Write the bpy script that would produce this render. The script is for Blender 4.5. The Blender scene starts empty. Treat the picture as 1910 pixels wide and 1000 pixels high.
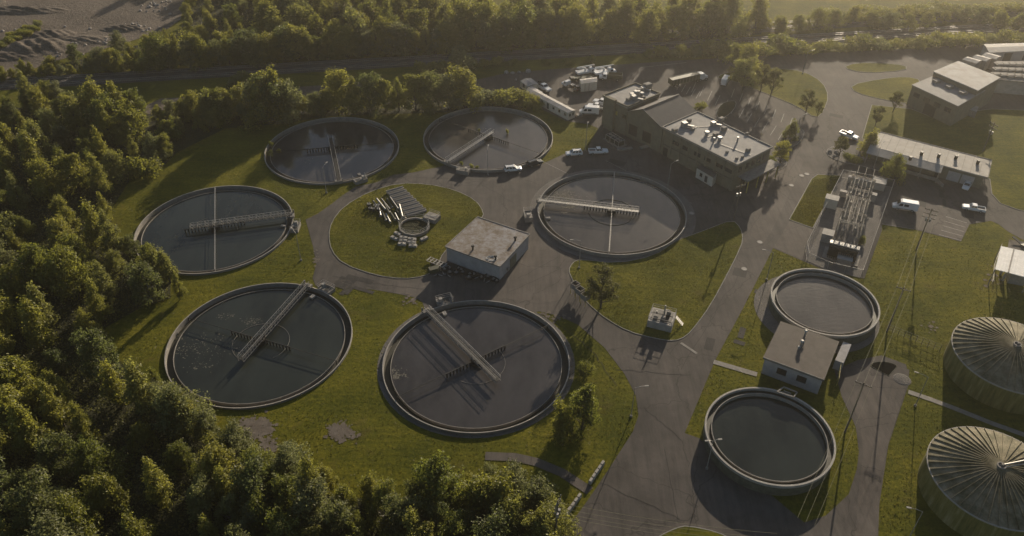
import bpy, math, random
from mathutils import Vector, Matrix
from mathutils.geometry import delaunay_2d_cdt
R_ = random.Random(7)
PI = math.pi
C = bpy.context.scene.collection
SC = bpy.context.scene

# ------------------------------------------------------------------ camera model (metres, drone at 120 m)
F, PITCH, ROLL, CX, CY, CH = 1513.81, .663947, .0073938, 955.0, 500.0, 120.0
_cp, _sp, _cr, _sr = math.cos(PITCH), math.sin(PITCH), math.cos(ROLL), math.sin(ROLL)
FW = Vector((0, _cp, -_sp)); _r0 = Vector((1, 0, 0)); _u0 = Vector((0, _sp, _cp))
RT = _r0 * _cr + _u0 * _sr; UP = _u0 * _cr - _r0 * _sr
def G(px, py, z=0.0):
    """survey point: photo position -> ground position on height z"""
    d = FW * F + RT * (px - CX) - UP * (py - CY)
    t = (z - CH) / d.z
    return Vector((d.x * t, d.y * t, z))
def ang(a, b):
    return math.atan2(b.y - a.y, b.x - a.x)

# ------------------------------------------------------------------ materials
MATS = {}
ALB = .74
def nodes(name):
    m = bpy.data.materials.new(name); m.use_nodes = True
    nt = m.node_tree; b = nt.nodes['Principled BSDF']
    return m, nt, b
def ramp(nt, fac, stops):
    r = nt.nodes.new('ShaderNodeValToRGB')
    e = r.color_ramp.elements
    while len(e) < len(stops): e.new(.5)
    for k, (p_, c) in enumerate(stops):
        e[k].position = p_; e[k].color = (*c, 1)
    nt.links.new(fac, r.inputs[0]); return r.outputs[0]
def noise(nt, scale, detail=4, rough=.6, vec=None, coord='Object', stretch=None):
    n = nt.nodes.new('ShaderNodeTexNoise'); n.inputs['Scale'].default_value = scale
    n.inputs['Detail'].default_value = detail; n.inputs['Roughness'].default_value = rough
    if vec is None:
        t = nt.nodes.new('ShaderNodeTexCoord'); vec = t.outputs[coord]
    if stretch:
        mp = nt.nodes.new('ShaderNodeMapping'); mp.inputs['Scale'].default_value = stretch
        nt.links.new(vec, mp.inputs[0]); vec = mp.outputs[0]
    nt.links.new(vec, n.inputs['Vector']); return n.outputs['Fac']
def mixc(nt, fac, a, b, mode='MIX'):
    m = nt.nodes.new('ShaderNodeMix'); m.data_type = 'RGBA'; m.blend_type = mode
    for v, s in ((fac, m.inputs[0]), (a, m.inputs[6]), (b, m.inputs[7])):
        if isinstance(v, (int, float)): s.default_value = v
        elif isinstance(v, tuple): s.default_value = (*v, 1)
        else: nt.links.new(v, s)
    return m.outputs[2]
def bump(nt, b, h, strength=.3, dist=.05):
    n = nt.nodes.new('ShaderNodeBump'); n.inputs['Strength'].default_value = strength
    n.inputs['Distance'].default_value = dist
    nt.links.new(h, n.inputs['Height']); nt.links.new(n.outputs[0], b.inputs['Normal'])
def mat(name, c1, c2=None, rough=.8, metal=0, scale=1.5, bmp=.15, spec=.25, stretch=None, detail=5):
    if name in MATS: return MATS[name]
    m, nt, b = nodes(name)
    c2 = c2 or tuple(x * .72 for x in c1)
    c1 = tuple(x * ALB for x in c1); c2 = tuple(x * ALB for x in c2)
    b.inputs['Roughness'].default_value = rough; b.inputs['Metallic'].default_value = metal
    b.inputs['Specular IOR Level'].default_value = spec
    f = noise(nt, scale, detail, .65, stretch=stretch)
    nt.links.new(ramp(nt, f, [(.3, c2), (.68, c1)]), b.inputs['Base Color'])
    if bmp: bump(nt, b, f, bmp)
    MATS[name] = m; return m

def ground_mat(name, stops, sc1, sc2, bmpd=.1, bstr=.5, patch=None, rough=.95, spec=.15):
    m, nt, b = nodes(name); b.inputs['Roughness'].default_value = rough
    b.inputs['Specular IOR Level'].default_value = spec
    f1 = noise(nt, sc1, 6, .62); f2 = noise(nt, sc2, 5, .7)
    mm = nt.nodes.new('ShaderNodeMath'); mm.operation = 'MULTIPLY_ADD'
    nt.links.new(f2, mm.inputs[0]); mm.inputs[1].default_value = .5
    m2 = nt.nodes.new('ShaderNodeMath'); m2.operation = 'MULTIPLY'; nt.links.new(f1, m2.inputs[0]); m2.inputs[1].default_value = .5
    nt.links.new(m2.outputs[0], mm.inputs[2])
    col = ramp(nt, mm.outputs[0], stops)
    if patch:
        fp = noise(nt, patch[0], 5, .7)
        col = mixc(nt, ramp(nt, fp, [(patch[1], (0, 0, 0)), (patch[2], (1, 1, 1))]), col, patch[3])
    if name == 'grass_mat':      # mown streaks, weeds and dry wear
        fs = noise(nt, .55, 4, .7, stretch=(.22, 1.7, 1)); fw = noise(nt, .75, 6, .75); fl = noise(nt, .03, 3, .6)
        col = mixc(nt, .7, col, ramp(nt, fs, [(.34, (.74, .78, .74)), (.5, (1, 1, 1)), (.66, (1.3, 1.24, 1.2))]), 'MULTIPLY')
        col = mixc(nt, .8, col, ramp(nt, fl, [(.38, (.82, .86, .9)), (.62, (1.28, 1.2, 1.05))]), 'MULTIPLY')
        col = mixc(nt, ramp(nt, fw, [(.60, (0, 0, 0)), (.70, (.75, .75, .75))]), col, (.026, .032, .006))
    nt.links.new(col, b.inputs['Base Color'])
    bump(nt, b, f2, bstr, bmpd)
    MATS[name] = m; return m

GRASS = ground_mat('grass_mat', [(.40, (.040, .045, .0045)), (.48, (.065, .066, .0062)), (.54, (.079, .075, .0072)), (.61, (.108, .098, .012))], .075, 1.3, .14, .7,
                   patch=(.13, .58, .74, (.070, .057, .016)), spec=.05)
MEADOW = ground_mat('meadow_mat', [(.36, (0.0182, 0.0205, 0.0076)), (.5, (0.0319, 0.0319, 0.0106)), (.64, (0.0486, 0.0456, 0.0167))], .05, .8, .5, .8)
SOIL = ground_mat('soil_mat', [(.38, (0.0137, 0.0152, 0.0076)), (.52, (0.0258, 0.0258, 0.0106)), (.66, (0.0456, 0.0456, 0.0152))], .25, 2.2, .4, .9)
DIRT = ground_mat('dirt_mat', [(.36, (.050, .041, .034)), (.5, (.092, .074, .059)), (.66, (.150, .122, .098))], .06, .8, .6, .9)
BARE = ground_mat('bare_soil_mat', [(.36, (.068, .054, .043)), (.5, (.10, .083, .068)), (.64, (.135, .114, .096))], .5, 5, .05, .4)
def asphalt_mat(name, c1, c2, c3, crack=True):
    m, nt, b = nodes(name); b.inputs['Roughness'].default_value = .92; b.inputs['Specular IOR Level'].default_value = .2
    f1 = noise(nt, .07, 6, .6); f2 = noise(nt, 9, 3, .8); f3 = noise(nt, .35, 5, .7)
    a = nt.nodes.new('ShaderNodeMath'); a.operation = 'ADD'; nt.links.new(f1, a.inputs[0])
    a2 = nt.nodes.new('ShaderNodeMath'); a2.operation = 'MULTIPLY'; a2.inputs[1].default_value = .45; nt.links.new(f3, a2.inputs[0])
    nt.links.new(a2.outputs[0], a.inputs[1])
    col = ramp(nt, a.outputs[0], [(.52, c1), (.7, c2), (.9, c3)])
    col = mixc(nt, .35, col, ramp(nt, f2, [(.35, (.45, .45, .45)), (.65, (1, 1, 1))]), 'MULTIPLY')
    fs = noise(nt, .5, 4, .7, stretch=(1.6, .16, 1)); fl = noise(nt, .028, 3, .6)
    col = mixc(nt, .55, col, ramp(nt, fs, [(.34, (.6, .6, .61)), (.5, (1, 1, 1)), (.66, (1.32, 1.29, 1.25))]), 'MULTIPLY')
    col = mixc(nt, .6, col, ramp(nt, fl, [(.36, (.78, .78, .8)), (.62, (1.2, 1.17, 1.13))]), 'MULTIPLY')
    if crack:
        v = nt.nodes.new('ShaderNodeTexVoronoi'); v.feature = 'DISTANCE_TO_EDGE'; v.inputs['Scale'].default_value = .055
        t = nt.nodes.new('ShaderNodeTexCoord')
        w = nt.nodes.new('ShaderNodeTexNoise'); w.inputs['Scale'].default_value = .35; nt.links.new(t.outputs['Object'], w.inputs['Vector'])
        add = nt.nodes.new('ShaderNodeMix'); add.data_type = 'VECTOR'; add.inputs[0].default_value = .02
        sc = nt.nodes.new('ShaderNodeVectorMath'); sc.operation = 'SCALE'; sc.inputs['Scale'].default_value = 60
        nt.links.new(w.outputs['Color'], sc.inputs[0])
        ad = nt.nodes.new('ShaderNodeVectorMath'); ad.operation = 'ADD'
        s2 = nt.nodes.new('ShaderNodeVectorMath'); s2.operation = 'SCALE'; s2.inputs['Scale'].default_value = .06
        nt.links.new(sc.outputs[0], s2.inputs[0])
        nt.links.new(t.outputs['Object'], ad.inputs[0]); nt.links.new(s2.outputs[0], ad.inputs[1])
        nt.links.new(ad.outputs[0], v.inputs['Vector'])
        col = mixc(nt, ramp(nt, v.outputs['Distance'], [(.002, (.75, .75, .75)), (.007, (0, 0, 0))]), col, tuple(x * .55 for x in c1))
    nt.links.new(col, b.inputs['Base Color']); bump(nt, b, f2, .25, .03)
    MATS[name] = m; return m
ASPHALT = asphalt_mat('asphalt_mat', (.043, .038, .0345), (.062, .0545, .049), (.083, .0725, .065))
PALECON = asphalt_mat('worn_concrete_mat', (.056, .048, .042), (.076, .065, .057), (.096, .083, .073))
KERBM = mat('kerb_mat', (.30, .28, .25), (.2, .19, .17), .9, 0, 1.2)
CON = mat('concrete_mat', (.28, .255, .225), (.17, .155, .135), .85, 0, .9, .2)
CONLIGHT = mat('light_concrete_mat', (.38, .35, .31), (.26, .24, .215), .8, 0, .8, .15)
DARKPATCH = mat('dark_patch_mat', (.012, .012, .011), (.008, .008, .008), 1, 0, 1, 0, 0)
LAUND = mat('wet_launder_mat', (.040, .038, .026), (.022, .022, .015), .6, 0, 1.1, .2)
CONDARK = mat('stained_concrete_mat', (.12, .115, .085), (.055, .056, .04), .9, 0, 1.1, .3)
STEEL = mat('galvanised_steel_mat', (.42, .40, .37), (.28, .265, .245), .5, .35, 2, .05)
DARKSTEEL = mat('dark_steel_mat', (.045, .043, .04), (.025, .024, .022), .6, .3, 2, .05)
YELLOW = mat('yellow_paint_mat', (.42, .34, .08), (.3, .23, .05), .6, 0, 2, .05)
WHITE = mat('white_paint_mat', (.78, .76, .72), (.62, .60, .56), .45, 0, .8, .03)
WHITEROOF = mat('white_roof_mat', (.42, .40, .38), (.26, .23, .20), .8, 0, .35, .1)
GREYROOF = mat('grey_membrane_mat', (.31, .295, .275), (.23, .215, .20), .85, 0, .5, .1)
DARKROOF = mat('dark_roof_mat', (.11, .10, .095), (.075, .07, .066), .8, 0, .8, .1)
TANWALL = mat('tan_wall_mat', (.20, .175, .12), (.14, .125, .085), .9, 0, .7, .1)
GREYWALL = mat('grey_wall_mat', (.40, .38, .37), (.29, .275, .265), .9, 0, .6, .1)
CREAM = mat('cream_siding_mat', (.58, .52, .43), (.46, .41, .33), .7, 0, .8, .05)
GLASS = mat('window_glass_mat', (.03, .034, .038), (.018, .02, .024), .08, 0, .3, 0, .6)
BLACK = mat('rubber_mat', (.022, .021, .02), (.014, .014, .013), .85, 0, 3, .1)
PLASTIC = mat('dark_paint_mat', (.03, .032, .036), (.02, .021, .024), .35, 0, .6, 0, .5)
OLIVE = mat('olive_paint_mat', (.075, .075, .04), (.05, .05, .028), .6, 0, 1, .05)
BARK = mat('bark_mat', (.10, .085, .065), (.05, .042, .032), .95, 0, 3, .4)
PALEBARK = mat('pale_bark_mat', (.32, .30, .26), (.17, .155, .13), .95, 0, 3, .3)
WOOD = mat('weathered_wood_mat', (.17, .14, .11), (.10, .083, .065), .9, 0, 2, .3)
WIRE = mat('wire_mat', (.20, .185, .10), (.13, .12, .065), .6, 0, 2, 0)
LATTICE = mat('lattice_steel_mat', (.42, .37, .30), (.26, .225, .185), .7, 0, 1.5, 0)
RUSTRAIL = mat('rail_steel_mat', (.34, .32, .30), (.22, .19, .17), .6, .5, 1, 0)
BALLAST = ground_mat('ballast_mat', [(.36, (0.0342, 0.0319, 0.0304)), (.5, (0.0570, 0.0517, 0.0486)), (.66, (0.0836, 0.0760, 0.0714))], .2, 4, .2, .9)
GRAVEL = ground_mat('gravel_mat', [(.36, (0.0700, 0.0644, 0.0595)), (.5, (0.1050, 0.0966, 0.0875)), (.66, (0.1470, 0.1330, 0.1225))], .2, 4, .15, .8)
PAINTLINE = mat('line_paint_mat', (.42, .40, .36), (.24, .225, .205), .8, 0, 1.5, 0)
SCUM = mat('scum_mat', (.20, .18, .145), (.08, .074, .056), .95, 0, 1.6, .3)

def water_mat(name, c, bs, bstr, rough=.06):
    m, nt, b = nodes(name); b.inputs['Roughness'].default_value = rough; b.inputs['IOR'].default_value = 1.33
    f = noise(nt, .10, 6, .65, stretch=(1, .45, 1))
    nt.links.new(ramp(nt, f, [(.35, tuple(x * .6 for x in c)), (.5, c), (.68, tuple(x * 1.3 for x in c))]), b.inputs['Base Color'])
    bump(nt, b, noise(nt, bs, 4, .6, stretch=(.45, 1.3, 1)), bstr, .06); MATS[name] = m; return m
WATER = water_mat('still_water_mat', (0.0198, 0.0226, 0.0187), 1.1, .05)
SLATE = water_mat('slate_water_mat', (.040, .037, .036), 1.1, .08)
RIPPLE = water_mat('rippled_water_mat', (.052, .046, .040), 1.1, .4, .16)

def moss_mat():
    m, nt, b = nodes('mossy_wall_mat'); b.inputs['Roughness'].default_value = .95; b.inputs['Specular IOR Level'].default_value = .2
    f = noise(nt, 1.1, 6, .7, stretch=(1, 1, .12)); g = noise(nt, .5, 5, .7)
    col = ramp(nt, f, [(.34, (.064, .063, .015)), (.5, (.128, .113, .032)), (.68, (.22, .19, .10))])
    col = mixc(nt, ramp(nt, g, [(.5, (0, 0, 0)), (.75, (1, 1, 1))]), col, (.10, .098, .03))
    nt.links.new(col, b.inputs['Base Color']); bump(nt, b, f, .3, .04); return m
MOSS = moss_mat()
def rib_roof_mat():
    m, nt, b = nodes('dome_roof_mat'); b.inputs['Roughness'].default_value = .85; b.inputs['Specular IOR Level'].default_value = .2
    f = noise(nt, .45, 6, .7); g = noise(nt, 3, 4, .7)
    col = ramp(nt, f, [(.36, (.062, .058, .030)), (.5, (.130, .112, .070)), (.64, (.19, .164, .112))])
    col = mixc(nt, ramp(nt, g, [(.52, (0, 0, 0)), (.68, (.7, .7, .7))]), col, (.075, .078, .034))
    nt.links.new(col, b.inputs['Base Color']); return m
DOME = rib_roof_mat()
def stripe_roof_mat():
    m, nt, b = nodes('ribbed_metal_roof_mat'); b.inputs['Roughness'].default_value = .85; b.inputs['Specular IOR Level'].default_value = .2
    f = noise(nt, .5, 5, .7)
    nt.links.new(ramp(nt, f, [(.35, (.085, .072, .060)), (.65, (.115, .098, .083))]), b.inputs['Base Color']); return m
METROOF = stripe_roof_mat()
def mesh_mat():
    m, nt, b = nodes('chain_link_mat')
    b.inputs['Base Color'].default_value = (.3, .28, .26, 1); b.inputs['Metallic'].default_value = .4; b.inputs['Roughness'].default_value = .5
    b.inputs['Alpha'].default_value = .16; return m
CHAIN = mesh_mat()
def leaf_mat(name, stops, hue=.03):
    m = bpy.data.materials.new(name); m.use_nodes = True; nt = m.node_tree; nt.nodes.clear()
    out = nt.nodes.new('ShaderNodeOutputMaterial'); oi = nt.nodes.new('ShaderNodeObjectInfo')
    col = ramp(nt, oi.outputs['Random'], stops)
    n = noise(nt, .9, 3, .6); n2 = noise(nt, 7, 2, .6)
    col = mixc(nt, .5, col, ramp(nt, n, [(.3, (.55, .55, .55)), (.7, (1.25, 1.25, 1.15))]), 'MULTIPLY')
    col = mixc(nt, .4, col, ramp(nt, n2, [(.3, (.6, .62, .6)), (.7, (1.25, 1.25, 1.2))]), 'MULTIPLY')
    d = nt.nodes.new('ShaderNodeBsdfDiffuse'); t = nt.nodes.new('ShaderNodeBsdfTranslucent'); g = nt.nodes.new('ShaderNodeBsdfGlossy')
    g.inputs['Roughness'].default_value = .5; g.inputs['Color'].default_value = (.6, .6, .55, 1)
    hs = nt.nodes.new('ShaderNodeHueSaturation'); hs.inputs['Hue'].default_value = .5; hs.inputs['Value'].default_value = 1.75
    nt.links.new(col, hs.inputs['Color']); nt.links.new(col, d.inputs['Color']); nt.links.new(hs.outputs[0], t.inputs['Color'])
    a = nt.nodes.new('ShaderNodeMixShader'); a.inputs[0].default_value = .56
    nt.links.new(d.outputs[0], a.inputs[1]); nt.links.new(t.outputs[0], a.inputs[2])
    s = nt.nodes.new('ShaderNodeMixShader'); s.inputs[0].default_value = .03
    nt.links.new(a.outputs[0], s.inputs[1]); nt.links.new(g.outputs[0], s.inputs[2])
    nt.links.new(s.outputs[0], out.inputs['Surface']); MATS[name] = m; return m
LEAF = leaf_mat('broadleaf_mat', [(0, (0.0934, 0.1049, 0.0178)), (.3, (0.1334, 0.1352, 0.0213)), (.7, (0.1645, 0.1556, 0.0267)), (.88, (0.1334, 0.1378, 0.0356)), (1, (0.1245, 0.1334, 0.0578))])
LEAF2 = leaf_mat('poplar_leaf_mat', [(0, (0.1265, 0.1308, 0.0211)), (.5, (0.1687, 0.1620, 0.0270)), (1, (0.1434, 0.1451, 0.0380))])
LEAF3 = leaf_mat('sage_leaf_mat', [(0, (0.0707, 0.0855, 0.0251)), (.5, (0.0969, 0.1049, 0.0296)), (1, (0.1197, 0.1231, 0.0547))])  # darker sage-green leaves for some of the broadleaf trees
LEAFDARK = leaf_mat('dark_leaf_mat', [(0, (0.0475, 0.0522, 0.0133)), (.5, (0.0665, 0.0665, 0.0171)), (1, (0.0808, 0.0808, 0.0247))])
LEAFLOW = leaf_mat('undergrowth_leaf_mat', [(0, (.07, .07, .018)), (1, (.08, .08, .02))])
BLADE = leaf_mat('grass_blade_mat', [(0, (.060, .056, .007)), (1, (.068, .060, .008))])

# ------------------------------------------------------------------ mesh helper
class MB:
    def __init__(s): s.v = []; s.f = []; s.m = []
    def quad(s, *pts, mi=0):
        n = len(s.v); s.v += [tuple(p) for p in pts]; s.f.append(tuple(range(n, n + len(pts)))); s.m.append(mi); return s
    def box(s, c, d, rz=0, mi=0, taper=1.0):
        x, y, z = d[0] / 2, d[1] / 2, d[2] / 2; n = len(s.v); co, si = math.cos(rz), math.sin(rz)
        for sz in (-1, 1):
            k = taper if sz > 0 else 1
            for sx, sy in ((-1, -1), (1, -1), (1, 1), (-1, 1)):
                a, b = sx * x * k, sy * y * k
                s.v.append((c[0] + a * co - b * si, c[1] + a * si + b * co, c[2] + sz * z))
        for q in ((0, 3, 2, 1), (4, 5, 6, 7), (0, 1, 5, 4), (1, 2, 6, 5), (2, 3, 7, 6), (3, 0, 4, 7)):
            s.f.append(tuple(n + i for i in q)); s.m.append(mi)
        return s
    def prism(s, poly, z0, z1, mi=0, mtop=None):
        a = sum(poly[i][0] * poly[(i + 1) % len(poly)][1] - poly[(i + 1) % len(poly)][0] * poly[i][1] for i in range(len(poly)))
        if a < 0: poly = poly[::-1]
        n = len(s.v); k = len(poly)
        s.v += [(p[0], p[1], z0) for p in poly] + [(p[0], p[1], z1) for p in poly]
        for i in range(k):
            j = (i + 1) % k; s.f.append((n + i, n + j, n + k + j, n + k + i)); s.m.append(mi)
        s.f.append(tuple(n + k + i for i in range(k))); s.m.append(mi if mtop is None else mtop)
        s.f.append(tuple(n + i for i in range(k - 1, -1, -1))); s.m.append(mi)
        return s
    def tube(s, a, b, r, n=6, r2=None, mi=0):
        a, b = Vector(a), Vector(b); d = b - a
        if d.length < 1e-6: return s
        z = d.normalized(); x = z.orthogonal().normalized(); y = z.cross(x); r2 = r if r2 is None else r2; k = len(s.v)
        for p, rr in ((a, r), (b, r2)):
            for i in range(n):
                t = 2 * PI * i / n; q = p + (x * math.cos(t) + y * math.sin(t)) * rr; s.v.append(tuple(q))
        for i in range(n):
            j = (i + 1) % n; s.f.append((k + i, k + j, k + n + j, k + n + i)); s.m.append(mi)
        s.f.append(tuple(k + i for i in range(n - 1, -1, -1))); s.m.append(mi)
        s.f.append(tuple(k + n + i for i in range(n))); s.m.append(mi)
        return s
    def bar(s, a, b, w, h, mi=0):
        a, b = Vector(a), Vector(b); d = (b - a); z = d.normalized()
        x = z.cross(Vector((0, 0, 1)))
        x = Vector((1, 0, 0)) if x.length < 1e-4 else x.normalized()
        y = x.cross(z); n = len(s.v)
        for p in (a, b):
            for i, j in ((-1, -1), (1, -1), (1, 1), (-1, 1)): s.v.append(tuple(p + x * i * w / 2 + y * j * h / 2))
        for q in ((0, 3, 2, 1), (4, 5, 6, 7), (0, 1, 5, 4), (1, 2, 6, 5), (2, 3, 7, 6), (3, 0, 4, 7)):
            s.f.append(tuple(n + i for i in q)); s.m.append(mi)
        return s
    def lathe(s, prof, n=72, mi=0, c=(0, 0, 0)):
        k = len(s.v); L = len(prof)
        for i in range(n):
            t = 2 * PI * i / n
            for r, z in prof: s.v.append((c[0] + r * math.cos(t), c[1] + r * math.sin(t), c[2] + z))
        for i in range(n):
            j = (i + 1) % n
            for q in range(L - 1): s.f.append((k + i * L + q, k + j * L + q, k + j * L + q + 1, k + i * L + q + 1)); s.m.append(mi)
        return s
    def ring(s, r0, r1, z0, z1, n=96, mi=0, c=(0, 0, 0)):
        return s.lathe([(r0, z0), (r1, z0), (r1, z1), (r0, z1), (r0, z0)], n, mi, c)
    def disc(s, r, z, n=64, mi=0, c=(0, 0)):
        return s.quad(*[(c[0] + r * math.cos(2 * PI * i / n), c[1] + r * math.sin(2 * PI * i / n), z) for i in range(n)], mi=mi)
    def build(s, name, mats, parent=None, off=None, smooth=False):
        me = bpy.data.meshes.new(name); mats = mats if isinstance(mats, (list, tuple)) else [mats]
        v = s.v
        if off is not None: v = [(p[0] - off[0], p[1] - off[1], p[2] - off[2]) for p in v]
        me.from_pydata(v, [], s.f)
        for m in mats: me.materials.append(m)
        if len(mats) > 1: me.polygons.foreach_set('material_index', s.m)
        if smooth: me.polygons.foreach_set('use_smooth', [True] * len(me.polygons))
        me.update()
        o = bpy.data.objects.new(name, me); C.objects.link(o)
        if parent is not None: o.parent = parent
        elif off is not None: o.location = off
        return o
def tag(o, label, cat=None, group=None, kind=None):
    o['label'] = label
    if cat: o['category'] = cat
    if group: o['group'] = group
    if kind: o['kind'] = kind
    return o
def thing(name, label, cat, loc=(0, 0, 0), rz=0, group=None):
    o = bpy.data.objects.new(name, None); C.objects.link(o); o.empty_display_size = .5
    o.location = loc; o.rotation_euler = (0, 0, rz)
    return tag(o, label, cat, group)
def dup(root, loc, rz, sc, label, group):
    r = root.copy(); C.objects.link(r); r.location = loc; r.rotation_euler = (0, 0, rz); r.scale = sc
    r['label'] = label; r['group'] = group
    for ch in root.children:
        c = ch.copy(); C.objects.link(c); c.parent = r
        for g in ch.children:
            d = g.copy(); C.objects.link(d); d.parent = c
    return r
def struct(o, kind='structure'): o['kind'] = kind; return o
def para(p0, p1, p2, h):
    a, b, c = G(*p0, h), G(*p1, h), G(*p2, h)
    return [a, b, c, a + c - b]
def xy(p): return (p[0], p[1])
def lerp(a, b, t): return a + (b - a) * t

# ------------------------------------------------------------------ clarifier positions
RT6 = 19.47
TANKS = [((-53.26, 210.10), .55), ((-7.51, 217.84), .8), ((-76.04, 169.68), .5), ((26.24, 178.52), .95), ((-53.96, 127.57), .45), ((-7.31, 121.79), .55)]
TANKS = [((c[0] * (1 - z / 120), c[1] * (1 - z / 120)), z) for c, z in TANKS]

def pip(x, y, poly):
    r = False; n = len(poly); j = n - 1
    for i in range(n):
        xi, yi = poly[i][0], poly[i][1]; xj, yj = poly[j][0], poly[j][1]
        if (yi > y) != (yj > y) and x < (xj - xi) * (y - yi) / (yj - yi) + xi: r = not r
        j = i
    return r
def smooth_poly(P, it=2):
    for _ in range(it):
        Q = []
        for i in range(len(P)):
            a, b = P[i], P[(i + 1) % len(P)]
            Q += [(a[0] * .75 + b[0] * .25, a[1] * .75 + b[1] * .25), (a[0] * .25 + b[0] * .75, a[1] * .25 + b[1] * .75)]
        P = Q
    return P
def sheet(name, poly, z, m, holes=True, kerb=0, it=0, kind='structure'):
    """flat sheet over a world polygon, the tanks cut out; kerb > 0 gives it a vertical skirt"""
    poly = [(p[0], p[1]) for p in poly]
    if it: poly = smooth_poly(poly, it)
    vs = [Vector(p) for p in poly]; faces = [list(range(len(vs)))]
    circ = []
    if holes:
        for c, zr in TANKS:
            k = len(vs); n = 72; ins = False
            pts = [Vector((c[0] + (RT6 - .12) * math.cos(2 * PI * i / n), c[1] + (RT6 - .12) * math.sin(2 * PI * i / n))) for i in range(n)]
            if any(pip(p.x, p.y, poly) for p in pts) or any((p[0] - c[0]) ** 2 + (p[1] - c[1]) ** 2 < RT6 ** 2 for p in poly):
                vs += pts; faces.append(list(range(k, k + n))); circ.append(c)
    V, E, Fc, *_ = delaunay_2d_cdt(vs, [], faces, 0, 1e-4)
    b = MB(); b.v = [(p.x, p.y, z) for p in V]
    for f in Fc:
        cx = sum(V[i].x for i in f) / len(f); cy = sum(V[i].y for i in f) / len(f)
        if not pip(cx, cy, poly): continue
        if any((cx - c[0]) ** 2 + (cy - c[1]) ** 2 < (RT6 - .13) ** 2 for c in circ): continue
        ar = sum(V[f[i]].x * V[f[(i + 1) % len(f)]].y - V[f[(i + 1) % len(f)]].x * V[f[i]].y for i in range(len(f)))
        b.f.append(tuple(f) if ar > 0 else tuple(f[::-1])); b.m.append(0)
    o = b.build(name, m); o['kind'] = kind
    if kerb:
        k = MB(); n = len(poly)
        for i in range(n):
            a, c = poly[i], poly[(i + 1) % n]
            if any((a[0] - t[0]) ** 2 + (a[1] - t[1]) ** 2 < RT6 ** 2 for t, _ in TANKS): continue
            k.bar((a[0], a[1], z - .06), (c[0], c[1], z - .06), .18, .16)
        struct(k.build('kerb', KERBM))
    return o
def W(px): return [xy(G(*p)) for p in px]
SUN_E, SKY_S, HAZE, HAZE_G, EXPO = 5, .062, .00024, .84, .88
# ================================================================== SETTING
BIG = [(-900, -60), (900, -60), (900, 1500), (-900, 1500)]
sheet('ground', BIG, 0, GRASS)
sheet('meadow', [(-700, 326), (700, 345), (800, 1400), (-800, 1400)], .02, MEADOW, False)
SITE_PX = [(1030, 1030), (1048, 1000), (1100, 928), (1140, 868), (1180, 806), (1191, 775), (1186, 738), (1165, 698), (1127, 648), (1078, 606), (1042, 589), (1006, 581),
  (905, 600), (800, 600), (788, 564), (775, 555), (740, 548), (700, 541), (660, 537), (628, 534), (606, 548), (588, 532), (583, 520), (590, 493), (584, 460), (576, 432), (570, 410), (592, 399), (618, 381),
  (640, 364), (664, 348), (700, 341), (735, 326), (770, 322), (821, 311), (850, 300), (1000, 300), (1013, 305), (1058, 285), (1095, 280), (1103, 262), (1116, 240), (1100, 232), (1055, 226),
  (985, 192), (935, 180), (905, 166), (872, 153), (946, 136), (1062, 127), (1280, 112), (1480, 101), (1700, 91), (1960, 71), (1960, 470), (1905, 446), (1880, 432), (1862, 418), (1848, 412), (1806, 419),
  (1792, 451), (1705, 428), (1645, 419), (1645, 430), (1612, 520), (1540, 505), (1500, 488), (1442, 463), (1386, 575), (1335, 670), (1277, 808), (1305, 818), (1345, 850), (1440, 925),
  (1500, 975), (1540, 962), (1583, 922), (1598, 875), (1602, 843), (1596, 796), (1570, 740), (1556, 690), (1600, 672), (1644, 663), (1690, 680), (1697, 711), (1657, 830), (1640, 942), (1637, 1030)]
sheet('road', W(SITE_PX), .03, ASPHALT)
# paler, older concrete areas
sheet('concrete_yard', W([(948, 482), (990, 452), (1010, 430), (1052, 452), (1070, 476), (1062, 515), (1046, 560), (1008, 566), (930, 556), (925, 530)]), .045, PALECON)
sheet('driveway', W([(1474, 411), (1516, 427), (1498, 484), (1442, 462)]), .045, PALECON, False)
sheet('pavement', W([(1384, 352), (1441, 322), (1460, 300), (1480, 285), (1500, 300), (1478, 350), (1440, 430), (1424, 455), (1400, 440), (1410, 390)]), .045, PALECON, False)
sheet('parking_bay', W([(1708, 395), (1760, 402), (1808, 419), (1793, 450), (1704, 427)]), .05, PALECON, False)
sheet('service_lane', W([(1640, 675), (1696, 690), (1694, 712), (1656, 830), (1640, 942), (1637, 1030), (1592, 1030), (1600, 930), (1610, 845), (1604, 790), (1585, 745)]), .045, PALECON, False)
sheet('concrete_apron', W([(1210, 1025), (1240, 985), (1275, 972), (1310, 980), (1345, 992), (1380, 1012), (1390, 1030)]), .05, PALECON, False)
sheet('tank_surround', [(26.24 + 21.8 * math.cos(2 * PI * i / 48), 178.5 - 1 + 21.8 * math.sin(2 * PI * i / 48)) for i in range(48)], .055, GRAVEL)
sheet('tank_surround', [(-7.3 + 20.6 * math.cos(2 * PI * i / 48), 121.4 + 20.4 * math.sin(2 * PI * i / 48)) for i in range(48)], .012, GRAVEL)
sheet('tank_surround', [(68.5 + 13.6 * math.cos(2 * PI * i / 48), 138.8 - .5 + 13.6 * math.sin(2 * PI * i / 48)) for i in range(48)], .056, GRAVEL, False)
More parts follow.
